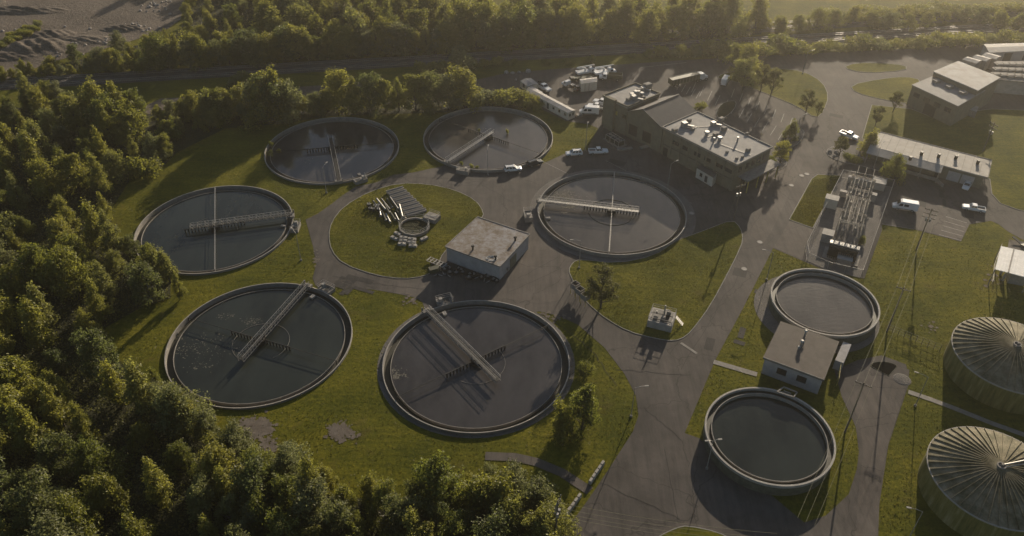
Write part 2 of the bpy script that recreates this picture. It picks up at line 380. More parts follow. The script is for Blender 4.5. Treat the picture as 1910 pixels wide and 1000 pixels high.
# lawns laid on the paving, each with a kerb
RING = W([(613, 440), (618, 415), (640, 386), (690, 357), (745, 342), (800, 344), (850, 355), (888, 374), (903, 398), (898, 408), (880, 418), (828, 468), (812, 505), (790, 516), (752, 521), (700, 514), (640, 493), (618, 468)])
sheet('lawn', RING, .11, GRASS, True, .1, 1)
G4 = W([(1262, 449), (1320, 428), (1366, 410), (1382, 426), (1386, 448), (1377, 471), (1356, 513), (1325, 570), (1300, 605), (1280, 628), (1257, 637), (1222, 632), (1172, 619), (1132, 596), (1108, 577), (1080, 549), (1068, 522), (1060, 505), (1068, 490), (1082, 484), (1150, 492), (1220, 478)])
sheet('lawn', G4, .11, GRASS, True, .1, 1)
sheet('lawn', W([(1514, 334), (1525, 326), (1568, 328), (1516, 426), (1472, 410)]), .11, GRASS, False, .1)
sheet('lawn', W([(1336, 147), (1346, 138), (1394, 129), (1450, 128), (1498, 133), (1534, 153), (1546, 180), (1536, 208), (1522, 222), (1490, 200), (1442, 180), (1372, 152)]), .11, GRASS, False, .1, 1)
sheet('lawn', W([(1586, 159), (1640, 148), (1690, 143), (1720, 150), (1720, 196), (1652, 188), (1594, 173)]), .11, GRASS, False, .1, 1)
sheet('lawn', W([(1571, 127), (1594, 118), (1640, 118), (1690, 122), (1690, 132), (1612, 137)]), .11, GRASS, False, .1, 1)
sheet('lawn', W([(1626, 196), (1700, 204), (1760, 228), (1815, 208), (1850, 204), (1960, 208), (1960, 402), (1900, 392), (1866, 380), (1850, 362), (1846, 334), (1768, 316), (1636, 284), (1608, 258)]), .11, GRASS, False, .1)
sheet('planting_bed', W([(1540, 281), (1556, 272), (1590, 274), (1606, 262), (1640, 290), (1648, 322), (1612, 311), (1571, 303), (1547, 294)]), .13, GRAVEL, False, .1, 1)
sheet('planting_bed', W([(1335, 210), (1345, 194), (1362, 188), (1374, 190), (1370, 204), (1352, 220), (1340, 221)]), .11, SOIL, False, .1, 1)
sheet('planting_bed', W([(1468, 268), (1482, 247), (1496, 240), (1501, 250), (1490, 268), (1476, 275)]), .11, GRAVEL, False, .1, 1)
sheet('planting_bed', W([(1432, 300), (1462, 294), (1470, 306), (1455, 318), (1434, 318)]), .11, GRAVEL, False, .1, 1)
sheet('lawn', W([(1190, 1030), (1230, 1000), (1262, 985), (1282, 981), (1340, 993), (1372, 1012), (1376, 1030)]), .11, GRASS, False, .1, 1)
sheet('gravel_yard', W([(1569, 331), (1664, 350), (1605, 519), (1542, 504), (1505, 487), (1502, 466)]), .06, GRAVEL, False)
# parking bay stripes
st = MB()
def stripe(a, b, w=.12, z=.052):
    a, b = G(*a), G(*b); d = (b - a).normalized(); n_ = Vector((-d.y, d.x, 0)) * w / 2
    st.quad(*[(p.x, p.y, z) for p in (a - n_, b - n_, b + n_, a + n_)])
for i in range(13):
    t = i / 12
    stripe((lerp(1298, 1478, t), lerp(158, 255, t) - 4), (lerp(1290, 1466, t), lerp(158, 255, t) + 14), .14)
for i in range(8):
    t = i / 7
    stripe((lerp(1362, 1470, t) + 8, lerp(160, 214, t) + 6), (lerp(1362, 1470, t) + 2, lerp(160, 214, t) + 22), .14)
for i in range(5): stripe((1270 + i * 9, 160 + i * 4 - 6), (1262 + i * 9, 166 + i * 4 + 2), .14)
for i in range(5):
    t = i / 4; stripe((lerp(1764, 1752, t), lerp(404, 438, t)), (lerp(1803, 1793, t), lerp(416, 449, t)), .14, .056)
stripe((1645, 418), (1705, 428))
stripe((1196, 126), (1280, 117), .15); stripe((1010, 300), (1100, 345), .1); stripe((1130, 300), (1290, 380), .1)
struct(st.build('painted_line', PAINTLINE))
# footpaths
for pts, wd in ((((1331, 675), (1412, 699)), 1.3), (((905, 851), (960, 853), (1000, 862), (1048, 882), (1100, 916)), 1.9), (((1694, 731), (1735, 745), (1775, 760), (1850, 790), (1920, 815)), 1.2),
                (((1275, 596), (1300, 606)), 1.4), (((1300, 660), (1270, 640)), .6)):
    b = MB(); P = [G(*q) for q in pts]
    L, Rr = [], []
    for i, q in enumerate(P):
        d = (P[min(i + 1, len(P) - 1)] - P[max(i - 1, 0)]).normalized(); n_ = Vector((-d.y, d.x, 0)) * wd / 2
        L.append(q + n_); Rr.append(q - n_)
    for i in range(len(P) - 1):
        b.quad(*[(p.x, p.y, .07) for p in (Rr[i], Rr[i + 1], L[i + 1], L[i])])
    struct(b.build('footpath', PALECON if len(pts) == 5 and pts[0][0] < 1000 else CON))
tp = MB(); rq = random.Random(12)
for k in range(26):
    px, py = rq.choice(((rq.uniform(1120, 1260), rq.uniform(690, 990)), (rq.uniform(1300, 1420), rq.uniform(480, 680)), (rq.uniform(1480, 1600), rq.uniform(150, 300)), (rq.uniform(1080, 1360), rq.uniform(300, 380)), (rq.uniform(1640, 1840), rq.uniform(340, 400)), (rq.uniform(600, 760), rq.uniform(520, 545))))
    g_ = G(px, py); tp.box((g_.x, g_.y, .033 + k * .0006), (rq.uniform(.8, 3.2), rq.uniform(1.5, 6), .004), -.4 + rq.choice((0, PI / 2)) + rq.uniform(-.05, .05))
struct(tp.build('road_patch', asphalt_mat('tar_patch_mat', (.024, .022, .022), (.032, .029, .028), (.041, .038, .035), False)))
sm_ = MB()
for pts in (((1002, 585), (1050, 610), (1110, 660), (1150, 720)), ((1150, 690), (1290, 700)), ((1120, 900), (1250, 960), (1330, 1000)), ((1200, 760), (1270, 820), (1285, 870)), ((1250, 660), (1360, 480), (1420, 400)), ((1270, 690), (1385, 500)), ((1240, 840), (1270, 1000)), ((950, 545), (1050, 500)), ((965, 520), (1040, 480)), ((900, 560), (950, 500)), ((1300, 850), (1290, 930), (1300, 985)),
            ((1360, 320), (1180, 330)), ((700, 345), (760, 330), (900, 335)), ((1560, 150), (1500, 260), (1470, 330)), ((1100, 330), (1200, 318)), ((600, 420), (640, 372), (700, 350)), ((620, 515), (700, 530), (790, 540)), ((820, 350), (900, 345), (960, 380)), ((1600, 800), (1660, 790)), ((1610, 870), (1650, 880)), ((1590, 720), (1690, 725))):
    for q in range(len(pts) - 1):
        a, b = G(*pts[q]), G(*pts[q + 1]); n_ = 10; pr = None
        for k in range(n_ + 1):
            p = lerp(a, b, k / n_) + Vector((rq.gauss(0, .14), rq.gauss(0, .14), .0488))
            if pr is not None:
                d = (p - pr).normalized(); w = Vector((-d.y, d.x, 0)) * .05; sm_.quad(pr - w, p - w, p + w, pr + w)
            pr = p
struct(sm_.build('tar_seam', MATS['tar_patch_mat']))
# railway: ballast, sleepers and rails
def raily(x, off=0): return 275.0 + .155 * x + off
sheet('railway_ballast', [(-420, raily(-420, -2.2)), (520, raily(520, -2.2)), (520, raily(520, 7.4)), (-420, raily(-420, 7.4))], .12, BALLAST, False)
rb = MB(); sl = MB(); dv = Vector((1, .155, 0)).normalized(); nv = Vector((-dv.y, dv.x, 0))
for off in (0, 5.2):
    for s in (-.75, .75):
        a = Vector((-300, raily(-300, off), .36)) + nv * s; e = Vector((400, raily(400, off), .36)) + nv * s
        rb.bar(a, e, .16, .2)
    for i in range(1000):
        x = -300 + i * .7; p = Vector((x, raily(x, off), .2)); sl.bar(p - nv * 1.3, p + nv * 1.3, .25, .12)
for o2 in (14, 19):
    for s in (-.75, .75):
        rb.bar(Vector((95, raily(95, o2), .3)) + nv * s, Vector((400, raily(400, o2 + 4), .3)) + nv * s, .16, .2)
struct(rb.build('railway_rails', RUSTRAIL)); struct(sl.build('railway_sleepers', WOOD))
sheet('railway_ballast', [(92, raily(92, 11)), (520, raily(520, 11)), (520, raily(520, 27)), (92, raily(92, 17))], .1, BALLAST, False)
# dirt yard beyond the line, with heaps
sheet('dirt_yard', W([(-60, 160), (0, 151), (40, 138), (100, 114), (180, 95), (250, 76), (335, 46), (342, 10), (350, -40), (-200, -40), (-200, 60)]), .06, DIRT, False, 0, 1)
sheet('dirt_track', W([(262, 212), (275, 196), (300, 184), (360, 181), (410, 177), (430, 181), (400, 190), (330, 196), (285, 214)]), .06, DIRT, False)
sheet('dirt_track', W([(545, 176), (560, 162), (620, 158), (700, 150), (720, 158), (640, 168), (580, 180)]), .06, DIRT, False)
rd = random.Random(3)
bsm = MB(); kk = 0
for cx, cy, rx, ry, n_ in ((484, 800, 12, 9, 420), (500, 832, 9, 8, 60), (634, 804, 10, 8, 260), (460, 788, 8, 5, 40), (655, 812, 8, 6, 30), (590, 480, 3, 8, 25), (1040, 592, 12, 5, 40), (1850, 520, 14, 16, 30), (1735, 610, 10, 8, 14), (770, 560, 10, 4, 30), (1012, 588, 10, 3, 30)):
    for _ in range(n_):
        g_ = G(cx + rd.gauss(0, rx), cy + rd.gauss(0, ry)); r = rd.uniform(.1, .6) * rd.uniform(.3, 1.1); a0_ = rd.uniform(0, 6); kk += 1
        if any((g_.x - c[0]) ** 2 + (g_.y - c[1]) ** 2 < (RT6 + 1) ** 2 for c, _z in TANKS): continue
        bsm.quad(*[(g_.x + r * rd.uniform(.6, 1.3) * math.cos(a0_ + q * PI / 5), g_.y + r * rd.uniform(.6, 1.3) * math.sin(a0_ + q * PI / 5), .05 + (.09 if pip(g_.x, g_.y, W([(1262, 449), (1320, 428), (1386, 448), (1325, 570), (1257, 637), (1172, 619), (1060, 505)])) else 0) + kk * .00002) for q in range(10)])
struct(bsm.build('bare_soil', BARE))
for (px, py, rx, ry, h) in ((70, 88, 14, 9, 2.6), (95, 66, 10, 6, 1.6), (20, 105, 12, 5, 1.2), (150, 75, 16, 5, 1.0), (40, 20, 20, 5, 1.6), (230, 54, 10, 4, 1.3)):
    b = MB(); c = G(px, py); n = 34; rr = random.Random(px)
    ph = [rr.uniform(0, 6) for _ in range(4)]
    for j in range(n + 1):
        for i in range(n + 1):
            u, v_ = i / n * 2 - 1, j / n * 2 - 1; d = min(1, math.hypot(u, v_))
            z = h * (1 - d * d) ** 1.2 * (.7 + .25 * math.sin(u * 7 + ph[0]) * math.sin(v_ * 6 + ph[1]) + .15 * math.sin(u * 15 + v_ * 11 + ph[2])) + rr.uniform(-.05, .12) * (1 - d)
            b.v.append((c.x + u * rx, c.y + v_ * ry, z + .03))
    for j in range(n):
        for i in range(n):
            q = j * (n + 1) + i; b.f.append((q, q + 1, q + n + 2, q + n + 1)); b.m.append(0)
    struct(b.build('dirt_terrain', DIRT))

# ================================================================== CLARIFIERS
NAMES = ['round clarifier against the north trees with tree reflections and weeds on its left edge',
         'brown-watered round clarifier beside the parked white SUV, weeds at its near rim',
         'round clarifier at the left edge of the site, partly covered by tree crowns',
         'round clarifier in front of the long brick plant building with pale foam by its bridge',
         'large round clarifier at lower left with scum patches drifting on dark water',
         'large round clarifier in the middle foreground, footbridge slanting down to the right']
BR = [(633, 341), (838, 302), (546, 403), (1003, 376), (574, 534), (797, 582)]   # outer end of each bridge
ARM = [((500, 290), (736, 270)), ((826, 224), (1006, 286)), ((402, 350), (402, 508)), ((1141, 322), (1130, 472)), ((355, 592), (632, 672)), ((1026, 604), (735, 742))]
PLAT = [(672, 336), (864, 318), (550, 424), (985, 402), (608, 540), (830, 564)]
PICK = ['arm', 'arm', 'bridge', 'bridge', 'arm', 'arm']
OVER = [.28, .12, .3, .36, .36, .4]
def clarifier(i):
    c, zr = TANKS[i]; w = G(*BR[i], zr)
    t = thing('clarifier_tank', NAMES[i], 'clarifier', (c[0], c[1], 0), 0, 'round open clarifier tanks')
    ba = math.atan2(w.y - c[1], w.x - c[0]); a0, a1 = G(*ARM[i][0], zr), G(*ARM[i][1], zr)
    aa = math.atan2(a1.y - a0.y, a1.x - a0.x); R = RT6
    MB().ring(R - .24, R, -3, zr, 128).build('wall', CON, t)
    MB().ring(R - .22, R - .02, zr + .002, zr + .07, 128).build('rim', CONLIGHT, t)
    MB().ring(R - 1.62, R - .242, -3, zr - 1.25, 128).build('launder', LAUND, t)
    MB().ring(R - 1.74, R - 1.622, -3, zr - .48, 128).build('weir', CON, t)
    wt = MB(); wt.disc(R - 1.742, zr - .72, 128); wt.build('water', RIPPLE if i in (1, 3) else (SLATE if i in (0, 5) else WATER), t)
    MB().ring(1.0, 1.25, -2, zr + .2, 24).disc(1.24, zr + .2, 24).build('centre_column', DARKSTEEL, t)
    cb, sb = math.cos(ba), math.sin(ba)
    def bp(u, v_, z): return (u * cb - v_ * sb, u * sb + v_ * cb, z)
    u0, u1 = -R * OVER[i], R - .1; zd = zr + .55
    d = MB(); n = int((u1 - u0) / .9); st_ = (u1 - u0) / n
    d.bar(bp(u0, 0, zd), bp(u1, 0, zd), .85, .08)
    d.build('walkway', STEEL if i in (1, 3) else DARKSTEEL, t)
    for s in (-1, 1):
        r = MB(); y = s * .62
        for z, w_ in ((zd - .35, .09), (zd + 1.05, .075), (zd + .5, .045)): r.bar(bp(u0, y, z), bp(u1, y, z), w_, w_)
        for k in range(n + 1):
            u = u0 + k * st_
            r.bar(bp(u, y, zd - .35), bp(u, y, zd + 1.05), .05, .05)
            if k < n:
                a, b_ = (zd - .35, zd + 1.05) if k % 2 else (zd + 1.05, zd - .35)
                r.bar(bp(u, y, a), bp(u + st_, y, b_), .04, .04)
        r.build('truss_railing', STEEL, t)
    e = MB(); e.box(bp(u1 - .1, 0, zr + .3), (1.1, 2.2, .5), ba); e.box(bp(u1 + .35, .9, zr + .7), (.3, .3, 1.2), ba); e.build('bridge_bearing', CON, t)
    ca, sa = math.cos(aa), math.sin(aa)
    def ap(u, v_, z): return (u * ca - v_ * sa, u * sa + v_ * ca, z)
    a = MB(); L = R - .9
    a.bar(ap(-L, 0, zr + .4), ap(L, 0, zr + .4), .09, .1); a.bar(ap(-L, .16, zr + .15), ap(L, .16, zr + .15), .05, .05)
    for s in (-1, 1): a.bar(ap(s * L, 0, zr + .45), ap(s * L, 0, zr - .8), .18, .18)
    a.build('rake_arm', STEEL if i in (2, 3) else DARKSTEEL, t)
    pf = ap if PICK[i] == 'arm' else bp
    for s in (-1, 1):
        pk = MB()
        for k in range(8):
            u = s * (1.6 + k * .8); pk.bar(pf(u, .1 * s, zr + .4), pf(u, .1 * s, zr - 1.3), .3, .16)
        pk.bar(pf(s * 1.3, .1 * s, zr + .42), pf(s * 7.4, .1 * s, zr + .42), .14, .14)
        pk.build('picket_rake', DARKSTEEL, t)
    if i in (2, 3, 4, 5):
        if i == 3: MB().ring(5.93, 6.0, -1, zr - .6, 72).build('scum_baffle', CONDARK, t)
        else:
            q = MB(); k0 = {2: (2.2, 2.6), 4: (-.9, 4.4), 5: (4.2, 7)}[i]
            for k in range(50):
                x0, x1 = lerp(k0[0], k0[1], k / 50), lerp(k0[0], k0[1], (k + 1) / 50)
                q.bar((6 * math.cos(x0), 6 * math.sin(x0), zr - .7), (6 * math.cos(x1), 6 * math.sin(x1), zr - .7), .06, .12)
            q.build('scum_baffle', CON, t)
    # scum patches floating on the water
    rr = random.Random(40 + i)
    spots = {4: [((470, 600), 1.3, 26), ((420, 590), 1.0, 14), ((350, 650), 2.5, 30), ((390, 640), 3, 24), ((440, 655), 2, 10), ((380, 680), 2, 14)], 5: [((735, 702), 1.1, 40), ((740, 690), .7, 8)],
             3: [((1046, 366), 2.3, 190), ((1062, 385), 1.0, 30), ((1052, 398), .5, 5)], 0: [((575, 300), 1.4, 10)], 1: [((905, 240), .8, 6)]}.get(i, [])
    if spots:
        sm = MB(); k_ = 0
        for pp, sp, n_ in spots:
            o = G(*pp, zr - .7)
            for _ in range(n_ * 4):
                x, y = o.x - c[0] + rr.gauss(0, sp), o.y - c[1] + rr.gauss(0, sp * .5) + .5 * sp * math.sin(_ * .7); r = rr.uniform(.03, .2) * rr.uniform(.5, 1.3) * (1.3 if i in (3, 5) else 1)
                if math.hypot(x, y) > R - 2: continue
                a0_ = rr.uniform(0, 6); k_ += 1
                sm.quad(*[(x + r * rr.uniform(.5, 1.2) * math.cos(a0_ + j * PI / 4), y + r * rr.uniform(.4, 1) * math.sin(a0_ + j * PI / 4), zr - .71 + k_ * .0001) for j in range(8)])
        sm.build('floating_scum', SCUM, t)['kind'] = 'stuff'
    # outlet box on the rim
    pl = G(*PLAT[i], zr); dx, dy = pl.x - c[0], pl.y - c[1]; pa = math.atan2(dy, dx); rr_ = math.hypot(dx, dy)
    def pp_(u, v_): return (u * math.cos(pa) - v_ * math.sin(pa), u * math.sin(pa) + v_ * math.cos(pa))
    rc = max(rr_, R + 1.05)
    m = MB(); x, y = pp_(rc, 0)
    m.box((x, y, zr / 2 - .3), (2.0, 3.6, zr + .9), pa)
    for s in (-1, 1): px_, py_ = pp_(rc, s * 1.72); m.box((px_, py_, zr + .3), (2.0, .18, .3), pa)
    px_, py_ = pp_(rc + .92, 0); m.box((px_, py_, zr + .3), (.16, 3.25, .3), pa)
    pf_ = m.build('outlet_box', CON, t)
    px_, py_ = pp_(rc + .1, .9); MB().box((px_, py_, zr + .65), (.7, .6, .95), pa).box((px_, py_, zr + 1.16), (.8, .7, .06), pa).build('control_cabinet', CONLIGHT, pf_)
    g = MB(); px_, py_ = pp_(rc - .1, -.5); g.box((px_, py_, zr + .19), (1.2, 1.2, .06), pa); g.build('grating', DARKSTEEL, pf_)
    rl = MB()
    cs = [pp_(rc - 1, 1.75), pp_(rc + 1, 1.75), pp_(rc + 1, -1.75), pp_(rc - 1, -1.75)]
    for k in range(4):
        rl.bar((*cs[k], zr + .4), (*cs[k], zr + 1.4), .05, .05)
        if k < 3:
            for z in (.9, 1.4): rl.bar((*cs[k], zr + z), (*cs[k + 1], zr + z), .045, .045)
    rl.build('railing', STEEL, t)
    px_, py_ = pp_(R - 2.4, 1.2); MB().box((px_, py_, zr - .5), (1.2, .8, .5), pa).build('scum_box', CONLIGHT if i in (4, 5) else CON, t)
    return t
for i in range(6): clarifier(i)

# ------------------------------------------------------------------ two raised round tanks and the pump house between them
def raised_tank(c, R, h, label):
    t = thing('raised_tank', label, 'tank', (c[0], c[1], 0), 0, 'raised round concrete tanks')
    MB().ring(R - .35, R - .06, 0, h - .62, 96).build('wall', CONDARK, t, smooth=False)
    MB().ring(R - .36, R, h - .618, h, 96).build('rim', CONLIGHT, t)
    MB().ring(R - 1.25, R - .362, .05, h - .75, 96).build('launder', LAUND, t)
    MB().ring(R - 1.42, R - 1.252, .05, h - .35, 96).build('weir', CON, t)
    b = MB(); b.disc(R - 1.422, h - 1.15, 96); b.build('water', RIPPLE if 'rippled' in label else WATER, t)
    return t
raised_tank((69.9, 138.6), 11.72, 3.0, 'raised round concrete tank of brown rippled water beside the substation fence')
t8 = raised_tank((48.2, 100.3), 11.88, 2.8, 'raised round concrete tank of dark still water nearest the bottom edge')
ac = MB(); q = [G(*p, 3.1) for p in ((1449, 731), (1462, 722), (1487, 732), (1480, 741))]
for k in range(4): ac.bar(q[k] - t8.location, q[(k + 1) % 4] - t8.location, .22, .25)
a_, b_ = (q[0] + q[3]) / 2 - t8.location, (q[1] + q[2]) / 2 - t8.location; ac.bar(lerp(a_, q[2] - t8.location, .5), lerp(b_, q[0] - t8.location, .5), .15, .15)
ac.build('access_hatch', CON, t8)

def building_root(name, label, cat, P):
    c = sum(P, Vector((0, 0, 0))) / len(P); return thing(name, label, cat, (c.x, c.y, 0))
PH = para((1423.5, 667), (1537, 709), (1565, 637), 4.6)   # left-front, right-front, right-back
ph = building_root('pump_house', 'pump house with pale ribbed metal roof joining two raised round tanks', 'pump house', PH)
o = ph.location; P2 = [xy(p) for p in PH]
def inset(P, d):
    c = sum((Vector(p) for p in P), Vector((0, 0))) / len(P)
    return [xy(Vector(p) + (c - Vector(p)).normalized() * d) for p in P]
MB().prism(inset(P2, .5), 0, 4.2).build('wall', GREYWALL, ph, o)
rf = MB(); rf.prism(P2, 4.205, 4.6)
roof = rf.build('roof', METROOF, ph, o)
rs = MB(); N = 34
for k in range(N + 1):
    a, b = lerp(PH[0], PH[1], k / N), lerp(PH[3], PH[2], k / N); rs.bar(a + Vector((0, 0, .03)), b + Vector((0, 0, .03)), .07, .07)
rs.build('standing_seam', METROOF, roof, o)
fa = MB(); fa.bar(PH[0] + Vector((0, 0, .02)), PH[1] + Vector((0, 0, .02)), .16, .3); fa.build('fascia', CON, roof, o)
for (px, py, h, r) in ((1501, 626, 1.3, .35), (1494, 645, 1.3, .4), (1489, 652, .7, .3)):
    g = G(px, py, 4.6); v = MB(); v.tube((g.x, g.y, 4.58), (g.x, g.y, 4.6 + h), r * .6, 12).tube((g.x, g.y, 4.6 + h), (g.x, g.y, 4.85 + h), r * 1.1, 12, r * .6)
    v.build('roof_vent', STEEL, roof, o)
iw = inset(P2, .5); A, B = Vector((*iw[0], 0)), Vector((*iw[1], 0)); d = (B - A).normalized(); nn = Vector((d.y, -d.x, 0))
for f0 in (.33, .68):
    p = lerp(A, B, f0) + nn * .03; w = MB(); w.bar(p - d * .95 + Vector((0, 0, 2.4)), p + d * .95 + Vector((0, 0, 2.4)), .08, 1.5); wo = w.build('window', BLACK, ph, o)
    MB().bar(p - d * 1.05 + nn * .03 + Vector((0, 0, 1.6)), p + d * 1.05 + nn * .03 + Vector((0, 0, 1.6)), .14, .09).build('sill', CON, wo, o)
B2, C2 = Vector((*iw[1], 0)), Vector((*iw[2], 0)); d2 = (C2 - B2).normalized(); n2 = Vector((d2.y, -d2.x, 0))
dr = MB(); p = lerp(B2, C2, .3) + n2 * .04; dr.bar(p - d2 * .6 + Vector((0, 0, 1.1)), p + d2 * .6 + Vector((0, 0, 1.1)), .08, 2.2); dr.build('door', TANWALL, ph, o)
sl_ = MB(); g0, g1 = G(1553, 690), G(1568, 655); sl_.bar((g0.x + .8, g0.y, 1.2), (g1.x + .8, g1.y, 1.2), 1.7, 2.4); sl_.build('lean_to', GREYWALL, ph, o)
gate = thing('steel_handrail', 'yellow steel handrail frame beside the pump house and raised tank', 'handrail', G(1565, 700))
r = MB(); q0, q1 = G(1560, 720), G(1566, 676)
for k in range(5):
    p = lerp(q0, q1, k / 4) - gate.location; r.bar(p, p + Vector((0, 0, 2.2)), .09, .09)
for z in (1.1, 2.2): r.bar(q0 - gate.location + Vector((0, 0, z)), q1 - gate.location + Vector((0, 0, z)), .08, .08)
r.build('rail', YELLOW, gate)

# ------------------------------------------------------------------ ribbed-dome digesters
def digester(c, R, h, zt, label, pipe):
    t = thing('domed_digester', label, 'digester', (c[0], c[1], 0), 0, 'mossy digesters with ribbed domes')
    MB().ring(R - .5, R, 0, h - .25, 96).build('wall', MOSS, t)
    MB().ring(R - .5, R + .12, h - .248, h, 96).build('ring_beam', CONLIGHT, t)
    pr = []
    for k in range(9):
        u = k / 8; pr.append((R * (1 - u) - .05 + .3 * u, h + .01 + (zt - h) * (1 - (1 - u) ** 1.45)))
    b = MB(); b.lathe(pr, 88); dm = b.build('dome', DOME, t, smooth=True)
    rb_ = MB(); n = 44
    for k in range(n):
        a = 2 * PI * k / n + .03
        for j in range(8):
            (r0, z0), (r1, z1) = pr[j], pr[j + 1]
            rb_.bar((r0 * math.cos(a), r0 * math.sin(a), z0 + .10), (r1 * math.cos(a), r1 * math.sin(a), z1 + .10), .11, .26)
    rb_.build('rib', DOME, dm)
    cp = MB(); cp.ring(.0, .75, zt - .1, zt + .25, 24); cp.ring(.55, .75, zt + .25, zt + .45, 24); cp.tube((.1, 0, zt + .2), (.1, 0, zt + .7), .22, 10); cp.build('cap', CON, t)
    if pipe:
        p = MB(); p.tube((.5, .1, zt + .45), (7, 1.5, zt + .6), .14, 8).tube((.5, -.3, zt + .3), (7, .9, zt + .45), .1, 8).tube((7, 1.5, zt + .6), (11.2, 2.4, h + .3), .14, 8); p.build('gas_pipe', STEEL, t)
    return t
digester((84.0, 88.9), 10.98, 5.6, 8.0, 'mossy digester with ribbed dome in the bottom right corner', True)
digester((101.35, 119.1), 11.18, 5.6, 8.1, 'mossy digester with ribbed dome on the right edge beyond the corner one', False)

# ------------------------------------------------------------------ small flat-roofed block building
BH = para((830.3, 460), (932.6, 497.3), (988.3, 436.8), 4.4); BH[3] = G(891, 404.5, 4.4)
bh = building_root('block_building', 'small block building with stained white flat roof between ring road and clarifiers', 'building', BH); o = bh.location
B2 = [xy(p) for p in BH]; MB().prism(inset(B2, .3), 0, 4.1).build('wall', GREYWALL, bh, o)
def stained_roof():
    m, nt, b = nodes('stained_roof_mat'); b.inputs['Roughness'].default_value = .9; b.inputs['Specular IOR Level'].default_value = .2
    f = noise(nt, .35, 6, .7); f2 = noise(nt, 1.3, 6, .75)
    a = nt.nodes.new('ShaderNodeMath'); a.operation = 'MULTIPLY_ADD'; nt.links.new(f2, a.inputs[0]); a.inputs[1].default_value = .6; nt.links.new(f, a.inputs[2])
    nt.links.new(ramp(nt, a.outputs[0], [(.66, (.215, .205, .205)), (.8, (.165, .142, .12)), (.92, (.115, .088, .066))]), b.inputs['Base Color']); return m
br = MB().prism(B2, 4.105, 4.4).build('roof', stained_roof(), bh, o)
for (px, py, h) in ((882, 466, 1.0), (961, 449, .9), (924, 485, 1.0)):
    g = G(px, py, 4.4); v = MB(); v.tube((g.x, g.y, 4.39), (g.x, g.y, 4.4 + h), .22, 10).tube((g.x, g.y, 4.4 + h), (g.x, g.y, 4.75 + h), .42, 10, .3); v.build('roof_vent', DARKSTEEL, br, o)
ed = MB()
for k in range(4): ed.bar(BH[k] + Vector((0, 0, .05)), BH[(k + 1) % 4] + Vector((0, 0, .05)), .2, .12)
ed.build('parapet', CON, br, o)
iw = inset(B2, .3); A, B = Vector((*iw[1], 0)), Vector((*iw[2], 0)); d = (B - A).normalized(); nn = Vector((d.y, -d.x, 0)); p = lerp(A, B, .45) + nn * .04
MB().bar(p - d * 1.5 + Vector((0, 0, 1.5)), p + d * 1.5 + Vector((0, 0, 1.5)), .1, 3).build('door', TANWALL, bh, o)
p = lerp(A, B, .25) + nn * .25; MB().box((p.x, p.y, 1.2), (.6, .5, .9), ang(A, B)).build('vent_box', CONLIGHT, bh, o)
hr = G(917, 482, 4.46); h_ = MB()
for rr in (.5, .75, 1.0):
    for k in range(24):
        a0, a1 = 2 * PI * k / 24, 2 * PI * (k + 1) / 24; h_.tube((hr.x + rr * 1.3 * math.cos(a0), hr.y + rr * math.sin(a0), 4.46), (hr.x + rr * 1.3 * math.cos(a1), hr.y + rr * math.sin(a1), 4.46), .05, 5)
tag(h_.build('coiled_hose', WHITE, None, hr), 'pale hose coiled on the stained flat roof of the block building', 'hose')
# ------------------------------------------------------------------ long plant building (tall block, gabled hall, flat-roofed wing)
def on_wall(mb, A, B, f, z, w, h, proud=.04, t=.08, mi=0):
    d = (B - A).normalized(); n_ = Vector((d.y, -d.x, 0)); p = lerp(A, B, f) + n_ * proud
    mb.bar(p - d * w / 2 + Vector((0, 0, z)), p + d * w / 2 + Vector((0, 0, z)), t, h, mi); return p, d, n_
def flat(p): return Vector((p[0], p[1], 0))
HC, HA = 8.5, 8.6
wing = para((1235.5, 237.5), (1375, 308), (1441, 275), HC)
tall = [G(1124, 185, HA), G(1170, 206, HA), G(1240, 176, HA), G(1192, 160, HA)]
tall[2] = tall[1] + (wing[3] - wing[0]) * .92; tall[3] = tall[0] + (wing[3] - wing[0]) * .92
pb = building_root('plant_building', 'long tan plant building with a tall block, gabled hall and flat-roofed wing', 'plant building', wing + tall); o = pb.location
W2 = [xy(p) for p in wing]
MB().prism(inset(W2, .35), 0, HC - .4).build('wall', TANWALL, pb, o)
wr = MB(); wr.prism(W2, HC - .395, HC); wro = wr.build('roof', GREYROOF, pb, o)
pa_ = MB()
for k in range(4): pa_.bar(wing[k] + Vector((0, 0, .12)), wing[(k + 1) % 4] + Vector((0, 0, .12)), .28, .26)
pa_.build('parapet', CON, wro, o)
# hall: gable between block and wing
h0, h1 = tall[1], wing[0]; hd = (wing[3] - wing[0])
ax = (Vector((h1.x - h0.x, h1.y - h0.y, 0)))
HE, HR = 8.2, 11.2
a0, a1, a2, a3 = flat(h0), flat(h1), flat(h1 + hd * 1.02), flat(h0 + hd * 1.02)
mid0, mid1 = lerp(a0, a1, .42), lerp(a3, a2, .42)
g = MB()
ins = hd.normalized() * .3; ins.z = 0
q0, q1, q2, q3 = a0 + ins, a1 + ins, a2 - ins, a3 - ins; m0, m1 = mid0 + ins, mid1 - ins
Z = lambda v, z: (v.x, v.y, z)
g.quad(Z(q0, 0), Z(q1, 0), Z(q1, HE - .1), Z(m0, HR - .12), Z(q0, HE - .1)); g.quad(Z(q2, 0), Z(q3, 0), Z(q3, HE - .1), Z(m1, HR - .12), Z(q2, HE - .1))
g.quad(Z(q1, 0), Z(q2, 0), Z(q2, HE - .1), Z(q1, HE - .1)); g.quad(Z(q3, 0), Z(q0, 0), Z(q0, HE - .1), Z(q3, HE - .1))
g.build('hall_wall', TANWALL, pb, o)
r = MB()
